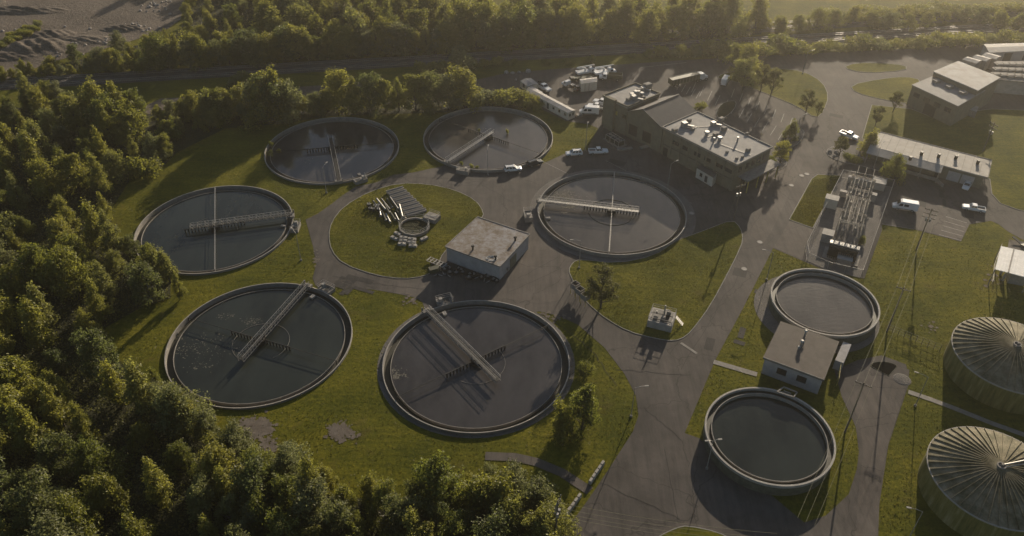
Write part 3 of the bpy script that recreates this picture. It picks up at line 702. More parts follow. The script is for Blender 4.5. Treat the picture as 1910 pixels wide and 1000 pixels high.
for (e0, e1, s) in ((a1, a2, 1), (a0, a3, -1)):
    r.quad(Z(mid0, HR), Z(e0, HE), Z(e1, HE), Z(mid1, HR)) if s < 0 else r.quad(Z(e0, HE), Z(e1, HE), Z(mid1, HR), Z(mid0, HR))
    r.quad(Z(mid0, HR - .2), Z(e0, HE - .2), Z(e0, HE), Z(mid0, HR)); r.quad(Z(mid1, HR - .2), Z(e1, HE - .2), Z(e1, HE), Z(mid1, HR))
    r.quad(Z(e0, HE - .2), Z(e1, HE - .2), Z(e1, HE), Z(e0, HE))
gr = r.build('gable_roof', DARKROOF, pb, o)
rc = MB(); rc.bar(Z(mid0, HR + .06), Z(mid1, HR + .06), .3, .14); rc.bar(Z(mid0, HR + .04), Z(a1, HE + .06), .2, .14); rc.bar(Z(mid0, HR + .04), Z(a0, HE + .06), .2, .14)
rc.build('ridge_cap', CON, gr, o)
# tall block
T2 = [xy(p) for p in tall]; TH = 9.6
MB().prism(inset(T2, .3), 0, TH - .45).build('block_wall', TANWALL, pb, o)
tr = MB(); tr.prism(T2, TH - .445, TH); tro = tr.build('block_roof', GREYROOF, pb, o)
pa_ = MB()
for k in range(4): pa_.bar(tall[k] + Vector((0, 0, TH - HA + .2)), tall[(k + 1) % 4] + Vector((0, 0, TH - HA + .2)), .3, .42)
pa_.build('parapet', TANWALL, tro, o)
def roof_unit(px, py, z, kind, par, s=1.0):
    g_ = G(px, py, z); v = MB()
    if kind == 'box': v.box((g_.x, g_.y, z + .5 * s), (1.5 * s, 1.1 * s, 1.0 * s - .01), .6).box((g_.x, g_.y, z + 1.02 * s), (1.2 * s, .8 * s, .08), .6)
    elif kind == 'fan': v.tube((g_.x, g_.y, z), (g_.x, g_.y, z + .7 * s), .4 * s, 12).tube((g_.x, g_.y, z + .7 * s), (g_.x, g_.y, z + 1.0 * s), .75 * s, 12, .55 * s)
    elif kind == 'stack': v.tube((g_.x, g_.y, z), (g_.x, g_.y, z + 1.8 * s), .3 * s, 10).tube((g_.x, g_.y, z + 1.8 * s), (g_.x, g_.y, z + 2.0 * s), .42 * s, 10)
    elif kind == 'duct':
        v.box((g_.x, g_.y, z + .6 * s), (1.2 * s, 1.2 * s, 1.19 * s), .5); v.bar((g_.x, g_.y, z + .5), (g_.x + 2.2 * s, g_.y - 1.0 * s, z + .5), .5 * s, .5 * s)
    v.build({'box': 'rooftop_unit', 'fan': 'roof_fan', 'stack': 'roof_stack', 'duct': 'roof_duct'}[kind], STEEL if kind != 'box' else CON, par, o)
for a in ((1258, 246, 'box', 1), (1276, 236, 'duct', 1.2), (1285, 227, 'box', .8), (1292, 243, 'box', .7), (1318, 252, 'fan', 1.2), (1342, 262, 'fan', 1.2), (1334, 254, 'box', .9), (1331, 265, 'stack', .7), (1330, 234, 'duct', 1),
          (1345, 226, 'box', 1.1), (1350, 243, 'box', 1), (1375, 265, 'stack', .8), (1395, 282, 'box', .8), (1385, 294, 'box', .5), (1374, 297, 'box', .5), (1393, 251, 'box', .6), (1356, 285, 'box', .5)):
    roof_unit(a[0], a[1], HC + .005, a[2], wro, a[3])
for a, b in (((1262, 250), (1300, 238)), ((1320, 256), (1352, 247)), ((1340, 268), (1400, 290)), ((1276, 238), (1330, 236))):
    p0_, p1_ = G(*a, HC), G(*b, HC); m = MB(); m.bar(p0_ + Vector((0, 0, .12)), p1_ + Vector((0, 0, .12)), .1, .1); m.build('roof_pipe', STEEL, wro, o)
for a in ((1178, 180, 'fan', 1.1), (1186, 176, 'fan', 1.2), (1192, 172, 'box', 1.1), (1182, 186, 'duct', 1.2), (1190, 183, 'stack', 1.2), (1197, 178, 'fan', 1.0), (1172, 188, 'box', .9), (1207, 165, 'box', 1.6), (1200, 184, 'box', .7), (1199, 169, 'duct', 1)):
    roof_unit(a[0], a[1], TH + .005, a[2], tro, a[3])
# openings along the shaded front
A, B = flat(inset(W2, .35)[0]), flat(inset(W2, .35)[1]); iwW = [flat(p) for p in inset(W2, .35)]
d_ = MB(); on_wall(d_, A, B, .07, 1.3, 1.6, 2.6); d_.build('door', DARKSTEEL, pb, o)
for f in (.2, .34, .5, .64, .8, .92):
    w = MB(); on_wall(w, A, B, f, 5.6, 2.2, 1.1); w.build('window', GLASS, pb, o)
b_ = MB(); on_wall(b_, A, B, .5, 3.5, 26, .25, .05, .1); b_.build('wall_band', CONDARK, pb, o)
for k in range(9):
    c_ = MB(); on_wall(c_, A, B, .02 + k * .12, 4.0, .5, 7.9, .08, .2); c_.build('pilaster', TANWALL, pb, o)
A2, B2_ = iwW[1], iwW[2]
for f in (.14, .34, .52, .68, .84):
    w = MB(); on_wall(w, A2, B2_, f, 6.2, 1.3, 1.6); w.build('window', GLASS, pb, o)
for f in (.3, .5, .7):
    w = MB(); on_wall(w, A2, B2_, f, 1.8, 1.8, 2.6); w.build('window', GLASS, pb, o)
d = (B2_ - A2).normalized(); n_ = Vector((d.y, -d.x, 0)); cn = MB()
p0, p1 = lerp(A2, B2_, .12), lerp(A2, B2_, 1.08)
cn.prism([xy(p0 + n_ * .02), xy(p1 + n_ * .02), xy(p1 + n_ * 3.4), xy(p0 + n_ * 3.4)], 3.9, 4.25); cn.build('canopy', CON, pb, o)
for f in (.05, .35, .65, .95):
    p = lerp(p0, p1, f) + n_ * 3.1; c_ = MB(); c_.tube((p.x, p.y, 0), (p.x, p.y, 3.9), .17, 10); c_.build('column', YELLOW, pb, o)
TA, TB = flat(inset(T2, .3)[0]), flat(inset(T2, .3)[1])
for f in (.55, .9):
    w = MB(); on_wall(w, TA, TB, f, 6, 1.4, 1.2); w.build('window', YELLOW if f < .6 else GLASS, pb, o)
p = lerp(TA, TB, .36); st_ = MB(); dd = (TB - TA).normalized(); nn = Vector((dd.y, -dd.x, 0)); pp = p + nn * .6
st_.box((pp.x, pp.y, 5.2), (3.6, 1.2, 10.4), ang(TA, TB)); st_.build('stair_tower', TANWALL, pb, o)
for f in (.2, .6):
    w = MB(); on_wall(w, q0, q1, f, 3.0, 3.2, 3.4); w.build('roller_door', DARKSTEEL, pb, o)
# small things along the front
def shed(name, label, cat, P, h, wallm, roofm, win=(), over=.15):
    t = building_root(name, label, cat, P); oo = t.location; q = [xy(p) for p in P]
    MB().prism(q, .05, h).build('wall', wallm, t, oo)
    rf = MB(); c = sum((Vector(p) for p in q), Vector((0, 0))) / 4; q2 = [xy(c + (Vector(p) - c) * (1 + over * .1)) for p in q]
    e = [Vector((*p, h + .005)) for p in q2]; r0, r1 = lerp(e[0], e[3], .5) + Vector((0, 0, .35)), lerp(e[1], e[2], .5) + Vector((0, 0, .35))
    rf.quad(e[0], e[1], r1, r0); rf.quad(e[2], e[3], r0, r1); rf.quad(e[1], e[2], r1); rf.quad(e[3], e[0], r0); rf.quad(*e[::-1]); rf.build('roof', roofm, t, oo)
    for k, f, z, w, hh, kind in win:
        m = MB(); a, b = flat(q[k]), flat(q[(k + 1) % 4]); on_wall(m, a, b, f, z, w, hh); wo = m.build(kind, GLASS if kind == 'window' else PLASTIC, t, oo)
        if kind == 'window':
            m = MB(); p, d, n2 = on_wall(m, a, b, f, z - hh / 2 - .06, w + .2, .1, .08, .12); m.build('sill', CON, wo, oo)
    return t
CS = [G(1297, 331), G(1327, 349), G(1336, 339), G(1306, 322)]
shed('site_cabin', 'small cream cabin standing against the shaded front of the plant building', 'cabin', CS, 3.0, CREAM, DARKROOF, ((0, .3, 1.8, .9, 1, 'window'), (0, .62, 1.4, .9, 1.9, 'door')))
cu = thing('cooling_unit', 'grey framed cooling unit with fan openings beside the tall block', 'cooling unit', G(1147, 266)); cd_ = ang(G(1130, 262), G(1154, 277))
cu.rotation_euler.z = cd_
MB().box((0, 0, .15), (7, 3.4, .3)).build('base', CON, cu); MB().box((0, 0, 1.0), (5.6, 2.2, 1.4)).build('housing', DARKSTEEL, cu)
for k in range(5): MB().ring(.28, .45, 1.75, 1.95, 20, 0, (-2.2 + k * 1.1, 0, 0)).build('fan', STEEL, cu)
fr = MB()
for x in (-2.9, -1, 1, 2.9):
    for y in (-1.2, 1.2): fr.bar((x, y, .3), (x, y, 1.85), .12, .12)
for y in (-1.2, 1.2): fr.bar((-2.9, y, 1.8), (2.9, y, 1.8), .14, .14)
for x in (-2.9, -1, 1, 2.9): fr.bar((x, -1.2, 1.83), (x, 1.2, 1.83), .14, .1)
fr.build('frame', STEEL, cu)
for (px, py, a, lab) in ((1165, 279, .25, 'long low concrete plinth beside the cooling unit'), (1206, 274, .5, 'short concrete ramp at a doorway of the plant building')):
    g_ = G(px, py); b = MB(); b.box((g_.x, g_.y, .25), (4.6, 1.1, .44), a); tag(b.build('concrete_plinth', CON, None, g_), lab, 'plinth')
for k, (px, py) in enumerate(((1383, 350), (1389, 346), (1395, 341))):
    g_ = G(px, py); b = thing('bollard', ('yellow bollard at the canopy corner, nearest the camera of three', 'yellow bollard at the canopy, middle of three', 'yellow bollard at the canopy, farthest of three')[k], 'bollard', g_, 0, 'bollards at the canopy')
    m = MB(); m.tube((0, 0, 0), (0, 0, 1.25), .14, 12); m.build('post', YELLOW, b); m = MB(); m.tube((0, 0, 1.251), (0, 0, 1.32), .14, 12, .06); m.build('cap', CONLIGHT, b)

# ------------------------------------------------------------------ long white trailer and small one behind
def trailer(label, P, h, nwin):
    t = shed('office_trailer', label, 'trailer', P, h, CREAM, WHITEROOF, [(0, (k + .5) / nwin, 1.75, .8, .8, 'window') for k in range(nwin) if k != 2] + [(1, .25, 1.7, .6, .7, 'window'), (1, .7, 1.7, .6, .7, 'window')] + ([(0, 2.5 / nwin, 1.35, .9, 1.9, 'door')]))
    return t
TR = para((996, 177), (1060, 211), (1073, 205.5), 2.6)
t = trailer('long white office trailer between the clarifier and the truck yard', [flat(p) for p in TR], 2.6, 6)
s = MB(); g_ = G(1080, 217); s.box((g_.x, g_.y, .4), (1.8, 1.4, .7), .5); s.build('steps', CON, t, t.location)
TR2 = [G(970, 162), G(984, 173), G(1004, 168), G(990, 157)]
shed('storage_shed', 'small white shed behind the far end of the long trailer', 'shed', TR2, 2.2, CREAM, WHITEROOF, ((0, .5, 1.2, 1.2, 1.9, 'door'),))
TR3 = [G(978, 182), G(1000, 193), G(1012, 184), G(992, 173)]
shed('storage_shed', 'low white roofed lean-to against the far end of the long trailer', 'shed', TR3, 2.3, CREAM, WHITEROOF, ((0, .5, 1.2, 1.2, 1.9, 'door'),))
SB = para((1079, 158), (1083, 163), (1113, 158.5), 3.0)
cbx = [G(1083, 172), G(1113, 168), G(1112, 159), G(1080, 163)]
shed('storage_container', 'white box container in the truck yard', 'container', cbx, 3.0, CREAM, WHITEROOF, ((0, .5, 1.5, .1, 2.6, 'seam'), (0, .25, 1.5, .08, 2.6, 'seam'), (1, .5, 1.5, .08, 2.4, 'door')), .05)

# ------------------------------------------------------------------ low office building on the right, with porch
hz_ = 4.2
LA, LB, LC_, LD = G(1637, 245, hz_), G(1850, 299, hz_), G(1843, 331, hz_), G(1622, 272, hz_)
lb = building_root('office_building', 'low office building with long pale roof, dark roof vents and shaded porch', 'office', [LA, LB, LC_, LD]); o = lb.location
PL1, PL2 = G(1766, 321, hz_ - .4), lerp(LD, LC_, .64)
LF = lerp(LD, LC_, .64)
MB().prism(inset([xy(p) for p in (LD, LC_, LB, LA)], 1.0), 0, hz_ - .35).build('wall', TANWALL, lb, o)
LROOF = mat('pale_seam_roof_mat', (.40, .365, .315), (.29, .26, .22), .8, 0, .4, .1)
rr_ = MB(); rr_.prism([xy(p) for p in (LD, LC_, LB, LA)], hz_ - .345, hz_); lro = rr_.build('roof', LROOF, lb, o)
dn = (LD - LA).normalized()
po = MB(); p3, p4 = LD + dn * 3.2, LF + dn * 3.2
po.quad(LD + Vector((0, 0, -.02)), p3 + Vector((0, 0, -.75)), p4 + Vector((0, 0, -.75)), LF + Vector((0, 0, -.02)))
po.quad(LF + Vector((0, 0, -.25)), p4 + Vector((0, 0, -.95)), p3 + Vector((0, 0, -.95)), LD + Vector((0, 0, -.25)))
po.quad(p3 + Vector((0, 0, -.95)), p4 + Vector((0, 0, -.95)), p4 + Vector((0, 0, -.75)), p3 + Vector((0, 0, -.75)))
po.build('porch_roof', LROOF, lb, o)
sm = MB()
for k in range(1, 14): sm.bar(lerp(LD, LC_, k / 14) + Vector((0, 0, .02)), lerp(LA, LB, k / 14) + Vector((0, 0, .02)), .09, .06)
for a, b in ((LA, LB), (LB, LC_)): sm.bar(a + Vector((0, 0, .06)), b + Vector((0, 0, .06)), .2, .14)
sm.build('roof_seam', CON, lro, o)
for (px, py) in ((1697, 293), (1718, 284), (1750, 288), (1782, 291), (1823, 300)):
    g_ = G(px, py + 6, hz_); v = MB(); v.box((g_.x, g_.y, hz_ + .55), (.6, .6, 1.1), .3).box((g_.x, g_.y, hz_ + 1.15), (.85, .85, .12), .3); v.build('roof_vent', DARKSTEEL, lro, o)
for f in (.02, .25, .5, .75, .98):
    p = lerp(p3, p4, f) - dn * .3; c_ = MB(); c_.box((p.x, p.y, (hz_ - .95) / 2), (.3, .3, hz_ - .97), ang(LD, LC_)); c_.build('porch_post', CON, lb, o)
ww = inset([xy(p) for p in (LD, LC_, LB, LA)], 1.0); A, B = flat(ww[0]), flat(ww[1])
for f in (.12, .26, .4, .54): m = MB(); on_wall(m, A, B, f, 2.0, 1.8, 1.4); m.build('window', GLASS, lb, o)
m = MB(); on_wall(m, A, B, .62, 1.2, 1.2, 2.3); m.build('door', DARKSTEEL, lb, o)
for f in (.76, .88):
    m = MB(); on_wall(m, A, B, f, 1.6, 3.2, 2.8); m.build('garage_door', GREYWALL, lb, o)
wl = thing('low_wall', 'low pale wall screening the porch of the low office building', 'wall', G(1700, 318)); q = [G(1652, 312), G(1745, 338), G(1758, 350)]
m = MB()
for k in range(2): m.bar(q[k] - wl.location + Vector((0, 0, .5)), q[k + 1] - wl.location + Vector((0, 0, .5)), .3, 1.0)
m.build('wall', CON, wl)

# ------------------------------------------------------------------ works block and covered tanks, top right
wk = [G(1690, 196), G(1772, 236), G(1822, 206), G(1745, 172)]
wb = building_root('works_building', 'tan works building with pale stepped roof at the top right', 'building', wk); o = wb.location
W3 = [xy(p) for p in wk]; MB().prism(W3, 0, 6.8).build('wall', TANWALL, wb, o)
MB().prism(inset(W3, -.3), 6.805, 7.1).build('roof', GREYROOF, wb, o)
hi = [lerp(wk[3], wk[0], .35), lerp(wk[2], wk[1], .35), wk[2] + (wk[2] - wk[1]) * .5, wk[3] + (wk[3] - wk[0]) * .5]
hi2 = [xy(p) for p in hi]; MB().prism(hi2, 7.15, 8.6).build('upper_wall', TANWALL, wb, o); MB().prism([xy(p) for p in (wk[3], wk[2], hi[2], hi[3])], 0, 7.14).build('rear_wall', TANWALL, wb, o)
MB().prism(inset(hi2, -.3), 8.605, 8.9).build('upper_roof', WHITEROOF, wb, o)
A, B = flat(wk[0]), flat(wk[1])
for f in (.15, .38, .61, .84): m = MB(); on_wall(m, A, B, f, 4.5, 2.2, 1.4); m.build('window', GLASS, wb, o)
m = MB(); on_wall(m, A, B, .5, 1.8, 4, 3.6); m.build('roller_door', DARKSTEEL, wb, o)
for k, f in enumerate((.2, .5, .8)):
    p = lerp(lerp(wk[0], wk[3], .5), lerp(wk[1], wk[2], .5), f); m = MB(); m.box((p.x, p.y, 7.5), (2.2, 1.6, .8), .4); m.build('rooftop_unit', CON, wb, o)
tk = [G(1838, 172), G(1936, 180), G(1930, 140), G(1850, 140)]
ct = building_root('covered_tank', 'large rectangular covered tank with a row of hatches on its lid', 'covered tank', tk); o = ct.location
MB().prism([xy(p) for p in tk], 0, 4.5).build('wall', CONLIGHT, ct, o); MB().prism(inset([xy(p) for p in tk], -.5), 4.505, 4.9).build('lid', CON, ct, o)
for j in range(3):
    for i in range(7):
        p = lerp(lerp(tk[0], tk[1], (i + .5) / 7), lerp(tk[3], tk[2], (i + .5) / 7), .2 + j * .3); m = MB(); m.box((p.x, p.y, 5.2), (3.2, 2.4, .6), .1).box((p.x, p.y, 5.55), (2.0, 1.4, .1), .1); m.build('hatch', CON, ct, o)
for k, (x0, y0) in enumerate(((1788, 117), (1806, 113), (1824, 109))):
    q = [G(x0, y0 + 14), G(x0 + 26, y0 + 22), G(x0 + 36, y0 + 16), G(x0 + 10, y0 + 9)]
    shed('filter_unit', 'pale ridged filter unit behind the works building, ' + ('left', 'middle', 'right')[k] + ' of three in a row', 'filter unit', q, 4.0, CONLIGHT, WHITEROOF, ((0, .5, 2, 1.2, 2, 'panel'),))
gh = [G(1838, 118), G(1960, 112), G(1960, 98), G(1828, 102)]
shed('long_shed', 'long low pale-roofed shed by the railway at the top right', 'shed', gh, 4.0, GREYWALL, WHITEROOF, ((0, .3, 2, 3, 3, 'door'), (0, .6, 2, 3, 3, 'door')))
for k, (x0, y0) in enumerate(((1795, 213), (1806, 217))):
    q = [G(x0, y0), G(x0 + 11, y0 + 4), G(x0 + 15, y0 - 6), G(x0 + 3, y0 - 10)]
    shed('skip_bin', ('pale square bin on the lawn beside the works building, nearer the wall', 'pale square bin on the lawn beside the works building, farther from the wall')[k], 'bin', q, 2.2, CON, CONLIGHT, ((0, .5, 1.1, .1, 1.8, 'rib'),))

# ------------------------------------------------------------------ shed with metal canopy on the right edge
ms = thing('canopy_shed', 'open plant shed under a white metal canopy roof at the right edge', 'shed', G(1893, 528)); o = ms.location
KP = [G(1856, 503, 4.2), G(1920, 520, 4.2), G(1930, 474, 4.2), G(1867, 460, 4.2)]
m = MB(); m.prism([xy(p) for p in KP], 4.2, 4.34)
for k in range(12): m.bar(lerp(KP[0], KP[1], k / 11) + Vector((0, 0, .16)), lerp(KP[3], KP[2], k / 11) + Vector((0, 0, .16)), .08, .08)
m.build('roof', WHITE, ms, o); m = MB(); m.bar(lerp(KP[0], KP[1], .38) + Vector((0, 0, .2)), lerp(KP[3], KP[2], .38) + Vector((0, 0, .2)), .3, .16); m.build('ridge_strip', CONLIGHT, ms, o)
for k in range(4): p = KP[k]; m = MB(); m.bar((p.x, p.y, 0), (p.x, p.y, 4.2), .16, .16); m.build('post', STEEL, ms, o)
m = MB(); g_ = G(1892, 525); m.box((g_.x, g_.y, 1.3), (3.4, 2.6, 2.5), -.3).box((g_.x, g_.y, 2.62), (3.2, 2.4, .1), -.3); m.build('machine_housing', STEEL, ms, o)
for (px, py) in ((1870, 523), (1866, 512), (1903, 528)): g_ = G(px, py); m = MB(); m.tube((g_.x, g_.y, 0), (g_.x, g_.y, 1.8), .3, 10).tube((g_.x, g_.y, 1.8), (g_.x, g_.y, 2.2), .3, 10, .1); m.build('pressure_vessel', CONLIGHT, ms, o)
m = MB(); q = [G(1850, 530), G(1853, 498), G(1866, 462)]
for k in range(2):
    for z in (.5, 1.1): m.bar(q[k] + Vector((0, 0, z)), q[k + 1] + Vector((0, 0, z)), .06, .06)
for k in range(7): p = lerp(q[0], q[2], k / 6); m.bar(p, p + Vector((0, 0, 1.15)), .06, .06)
m.build('handrail', STEEL, ms, o)
sheet('concrete_apron', W([(1882, 447), (1935, 455), (1940, 475), (1878, 470)]), .04, PALECON, False)
g_ = G(1905, 457); m = MB(); m.bar((g_.x, g_.y, .3), (g_.x - 1.3, g_.y + 2.4, .9), .8, .12).bar((g_.x + .2, g_.y, .3), (g_.x + .7, g_.y - 1.2, .5), 1.6, .3); tag(m.build('loading_ramp', DARKSTEEL, None, g_), 'dark steel ramp on the concrete apron behind the canopy shed', 'ramp')

# ------------------------------------------------------------------ electrical substation
sub = [G(1569, 331), G(1664, 350), G(1605, 519), G(1542, 504), G(1505, 487), G(1502, 466)]
fn = thing('compound_fence', 'chain-link fence enclosing the electrical substation', 'fence', sub[4]); o = fn.location
ps = MB(); pn = MB()
for k in range(6):
    a, b = sub[k], sub[(k + 1) % 6]; n_ = max(1, int((b - a).length / 3.2))
    for j in range(n_): p = lerp(a, b, j / n_); ps.tube((p.x, p.y, 0), (p.x, p.y, 2.6), .05, 6)
    ps.tube(a + Vector((0, 0, 2.5)), b + Vector((0, 0, 2.5)), .045, 6); ps.tube(a + Vector((0, 0, .1)), b + Vector((0, 0, .1)), .03, 5)
    pn.quad(a + Vector((0, 0, .1)), b + Vector((0, 0, .1)), b + Vector((0, 0, 2.5)), a + Vector((0, 0, 2.5)))
ps.build('post_and_rail', STEEL, fn, o); pn.build('mesh_panel', CHAIN, fn, o)
S0, S1 = G(1572, 468), G(1605, 352); sx = (S1 - S0).normalized(); sy = Vector((sx.y, -sx.x, 0)); SL = (S1 - S0).length
def SP(u, v, z=0): p = S0 + sx * u + sy * v; return (p.x, p.y, z)
def lattice(mb, a, b, w=.45):
    a, b = Vector(a), Vector(b); d = (b - a); n_ = max(2, int(d.length / .8)); zz = d.normalized(); x = zz.orthogonal().normalized() * w / 2; y = zz.cross(x)
    cs = [x + y, -x + y, -x - y, x - y]
    for c in cs: mb.bar(a + c, b + c, .07, .07)
    for k in range(n_):
        for j in range(4): mb.bar(lerp(a, b, k / n_) + cs[j], lerp(a, b, (k + 1) / n_) + cs[(j + 1) % 4], .04, .04)
for k, u in enumerate((4.5, 11, 17, 23, 28)):
    t = thing('steel_gantry', 'lattice steel bus frame in the substation, ' + ('nearest the transformer', 'second from the transformer', 'in the middle of the row', 'second from the far cabinets', 'nearest the far cabinets')[k], 'steel frame', SP(u, 0), 0, 'substation bus frames'); o = t.location
    hh = 5.6 if k % 2 == 0 else 4.6
    for v in (-2.7, 2.7): m = MB(); lattice(m, SP(u, v, 0), SP(u, v, hh), .4); m.build('leg', LATTICE, t, o)
    m = MB(); lattice(m, SP(u, -3.1, hh), SP(u, 3.1, hh), .4); bm_ = m.build('beam', LATTICE, t, o)
    for v in (-2, 0, 2):
        m = MB(); m.tube(SP(u, v, hh + .2), SP(u, v, hh + 1.1), .12, 8)
        for z in (.35, .6, .85): m.tube(SP(u, v, hh + z), SP(u, v, hh + z + .07), .2, 8)
        m.build('insulator', CONDARK, bm_, o)
t = thing('bus_bars', 'parallel bus bars and switch arms carried over the substation frames', 'bus bars', SP(15, 0, 5)); o = t.location
m = MB()
for v in (-2, 0, 2):
    m.tube(SP(3, v, 6.3), SP(SL + 1, v, 6.3), .06, 6)
    for u in (6, 9, 13, 15, 19, 21, 25.5): m.bar(SP(u, v - .5, 4.2), SP(u + 1.2, v + .4, 6.25), .07, .07); m.bar(SP(u, v - .6, 4.2), SP(u, v + .7, 4.2), .06, .06)
for v in (-2.7, 2.7): m.bar(SP(2, v, 4.2), SP(28, v, 4.2), .12, .12)
for v in (-1, 1): m.bar(SP(5, v, 5.0), SP(28, v, 4.7), .08, .08)
m.build('bar', LATTICE, t, o)
for k in range(9):
    m = MB(); u, v = 6 + 2.4 * k, (-1.4, 1.4, 0)[k % 3]; m.box(SP(u, v, 1.6), (.9, .7, 1.2), ang(S0, S1)); m.bar(SP(u, v, 0), SP(u, v, 1.0), .2, .2); m.tube(SP(u, v - .2, 2.2), SP(u, v - .4, 3.4), .1, 6); m.tube(SP(u, v + .2, 2.2), SP(u, v + .4, 3.4), .1, 6); m.build('switch', LATTICE, t, o)
t = thing('transformer', 'large dark transformer with cooling fins at the near end of the substation', 'transformer', SP(-3, 0), ang(S0, S1))
MB().box((0, 0, .2), (5, 8.4, .4)).build('base', CON, t); MB().box((0, 0, 1.9), (2.4, 6.6, 3.0)).build('tank', DARKSTEEL, t)
m = MB()
for k in range(14): m.box((-1.75, -3.1 + k * .47, 1.7), (1.0, .12, 2.3))
m.build('cooling_fin', DARKSTEEL, t); m = MB(); m.box((.3, 0, 3.55), (1.3, 6.9, .3)); m.build('top_cover', STEEL, t)
for y in (-2.6, -1.3, 0, 1.3, 2.6): m = MB(); m.tube((.3, y, 3.7), (.3, y, 4.7), .15, 8, .07); m.build('bushing', CONLIGHT, t)
for k, (px, py, d3, mt, lab) in enumerate(((1548, 385, (3.2, 2.4, 2.8), CREAM, 'beige switchgear cabinet at the left fence of the substation'), (1541, 448, (2.6, 2.6, 2.4), STEEL, 'grey cabinet beside the transformer in the substation'),
        (1575, 367, (2.8, .9, 1.6), CONLIGHT, 'low pale cabinet in the left half of the substation'), (1636, 350, (3.6, 3.0, 2.2), CONLIGHT, 'pale ribbed cabinet in the far right corner of the substation'), (1610, 346, (8.5, 1.0, 1.8), CONLIGHT, 'long row of pale cabinets along the far end of the substation'),
        (1626, 375, (1.4, 1.2, 2.2), CONLIGHT, 'slim pale cabinet at the right side of the substation'), (1573, 492, (3.4, 2.4, 2.0), CON, 'pale louvred unit in front of the transformer'))):
    t = thing('switch_cabinet', lab, 'cabinet', G(px, py), ang(S0, S1) + PI / 2, 'substation cabinets')
    MB().box((0, 0, d3[2] / 2), d3).build('body', mt, t); m = MB(); m.box((0, 0, d3[2] + .051), (d3[0] + .2, d3[1] + .2, .1)); m.build('lid', CONLIGHT, t)
    for q in range(max(2, int(d3[0] / 1.1))):
        n_ = max(2, int(d3[0] / 1.1)); x = -d3[0] / 2 + (q + .5) * d3[0] / n_; m = MB(); m.box((x, -d3[1] / 2 - .02, d3[2] / 2), (d3[0] / n_ - .1, .06, d3[2] - .3)); m.build('door', mt, t)

# ------------------------------------------------------------------ lamps and poles
def lamp(base, adir, label, h=8.0, arm=1.9, double=False):
    g_ = G(*base); t = thing('street_lamp', label, 'street lamp', g_, adir, 'tall steel lamp posts')
    m = MB(); m.tube((0, 0, 0), (0, 0, h), .095, 8, .055); m.build('pole', STEEL, t)
    m = MB(); m.tube((0, 0, 0), (0, 0, .35), .3, 10, .26); m.build('base', CON, t)
    for s in ((1, -1) if double else (1,)):
        m = MB(); m.tube((0, 0, h - .02), (s * arm * .5, 0, h + .28), .045, 6); m.tube((s * arm * .5, 0, h + .28), (s * arm, 0, h + .36), .045, 6); a = m.build('arm', STEEL, t)
        m = MB(); m.box((s * (arm + .3), 0, h + .33), (.75, .3, .14)).box((s * (arm + .3), 0, h + .235), (.5, .22, .05)); m.build('lamp_head', CONLIGHT, a)
    return t
for b, a, l in (((561.6, 486), 2.2, 'slim lamp post on the grass between the two left-hand clarifiers'), ((609, 360), 1.2, 'lamp post on the near side of the clarifier with tree reflections'), ((910, 327), 1.5, 'lamp post at the near rim of the brown clarifier by the white SUV'),
                ((1080, 500), PI, 'lamp post at the near side of the clarifier in front of the plant building'), ((1245, 353), .6, 'lamp post on the shaded asphalt before the plant building'), ((1092, 282), 1.4, 'lamp post behind the parked white SUV and pickup'),
                ((1707, 757), PI * .85, 'lamp post on the grass strip left of the digesters'), ((1430, 522), PI * .9, 'lamp post on the verge left of the raised tank of rippled water'), ((1482, 262), .5, 'lamp post on the planted island at the parking lot corner'),
                ((1497, 138), .4, 'lamp post at the far edge of the oval lawn'), ((1628, 318), .9, 'lamp post by the planting bed of the low office'), ((1177, 777), .1, 'lamp post on the grass left of the main road'), ((1693, 1008), 2.9, 'lamp post at the bottom edge beside the corner digester')):
    lamp(b, a, l)
lamp((1318, 874), .15, 'twin-armed lamp post left of the raised tank nearest the bottom edge', 7.6, .9, True)
def upole(base, h, adir, label, arms=2, gear=True):
    g_ = G(*base); t = thing('utility_pole', label, 'utility pole', g_, adir, 'wooden utility poles')
    m = MB(); m.tube((0, 0, 0), (0, 0, h), .2, 10, .13); m.build('pole', WOOD, t)
    for k in range(arms):
        z = h - .5 - k * 1.1; m = MB(); m.bar((0, -1.5, z), (0, 1.5, z), .13, .15); m.bar((.0, -.7, z), (0, 0, z - .6), .05, .05); m.bar((0, .7, z), (0, 0, z - .6), .05, .05); ca = m.build('crossarm', WOOD, t)
        for y in (-1.35, -.5, .5, 1.35): m = MB(); m.tube((0, y, z + .08), (0, y, z + .32), .07, 8); m.build('insulator', CONLIGHT, ca)
    if gear:
        for y in (-.42, .42): m = MB(); m.tube((.2, y, h - 3.6), (.2, y, h - 2.7), .24, 12); m.build('transformer_can', STEEL, t)
    return t
P4, P3, P2p = G(1709, 466), G(1654, 619), G(1576, 806); POFF = P2p + (P2p - P3) * 1.02; PW = G(1833, 283)
upole((1709, 466), 12.3, ang(P4, P3), 'utility pole with double crossarms beside the parking bay', 3)
upole((1654, 619), 12.6, ang(P4, P3), 'utility pole right of the raised tank of rippled water', 1, False)
upole((1576, 806), 13.5, ang(P4, P3), 'utility pole on the verge right of the bottom raised tank', 1, False)
upole((1833, 283), 9.5, .3, 'utility pole with transformer cans behind the low office building', 2)
P5 = G(1369, 408); upole((1369, 408), 10.5, 2.0, 'utility pole on the corner of the shaded lawn by the plant building', 1)
P6 = G(1034, 1030); upole((1034, 1030), 14, -.4, 'utility pole at the bottom edge among the trees', 2)
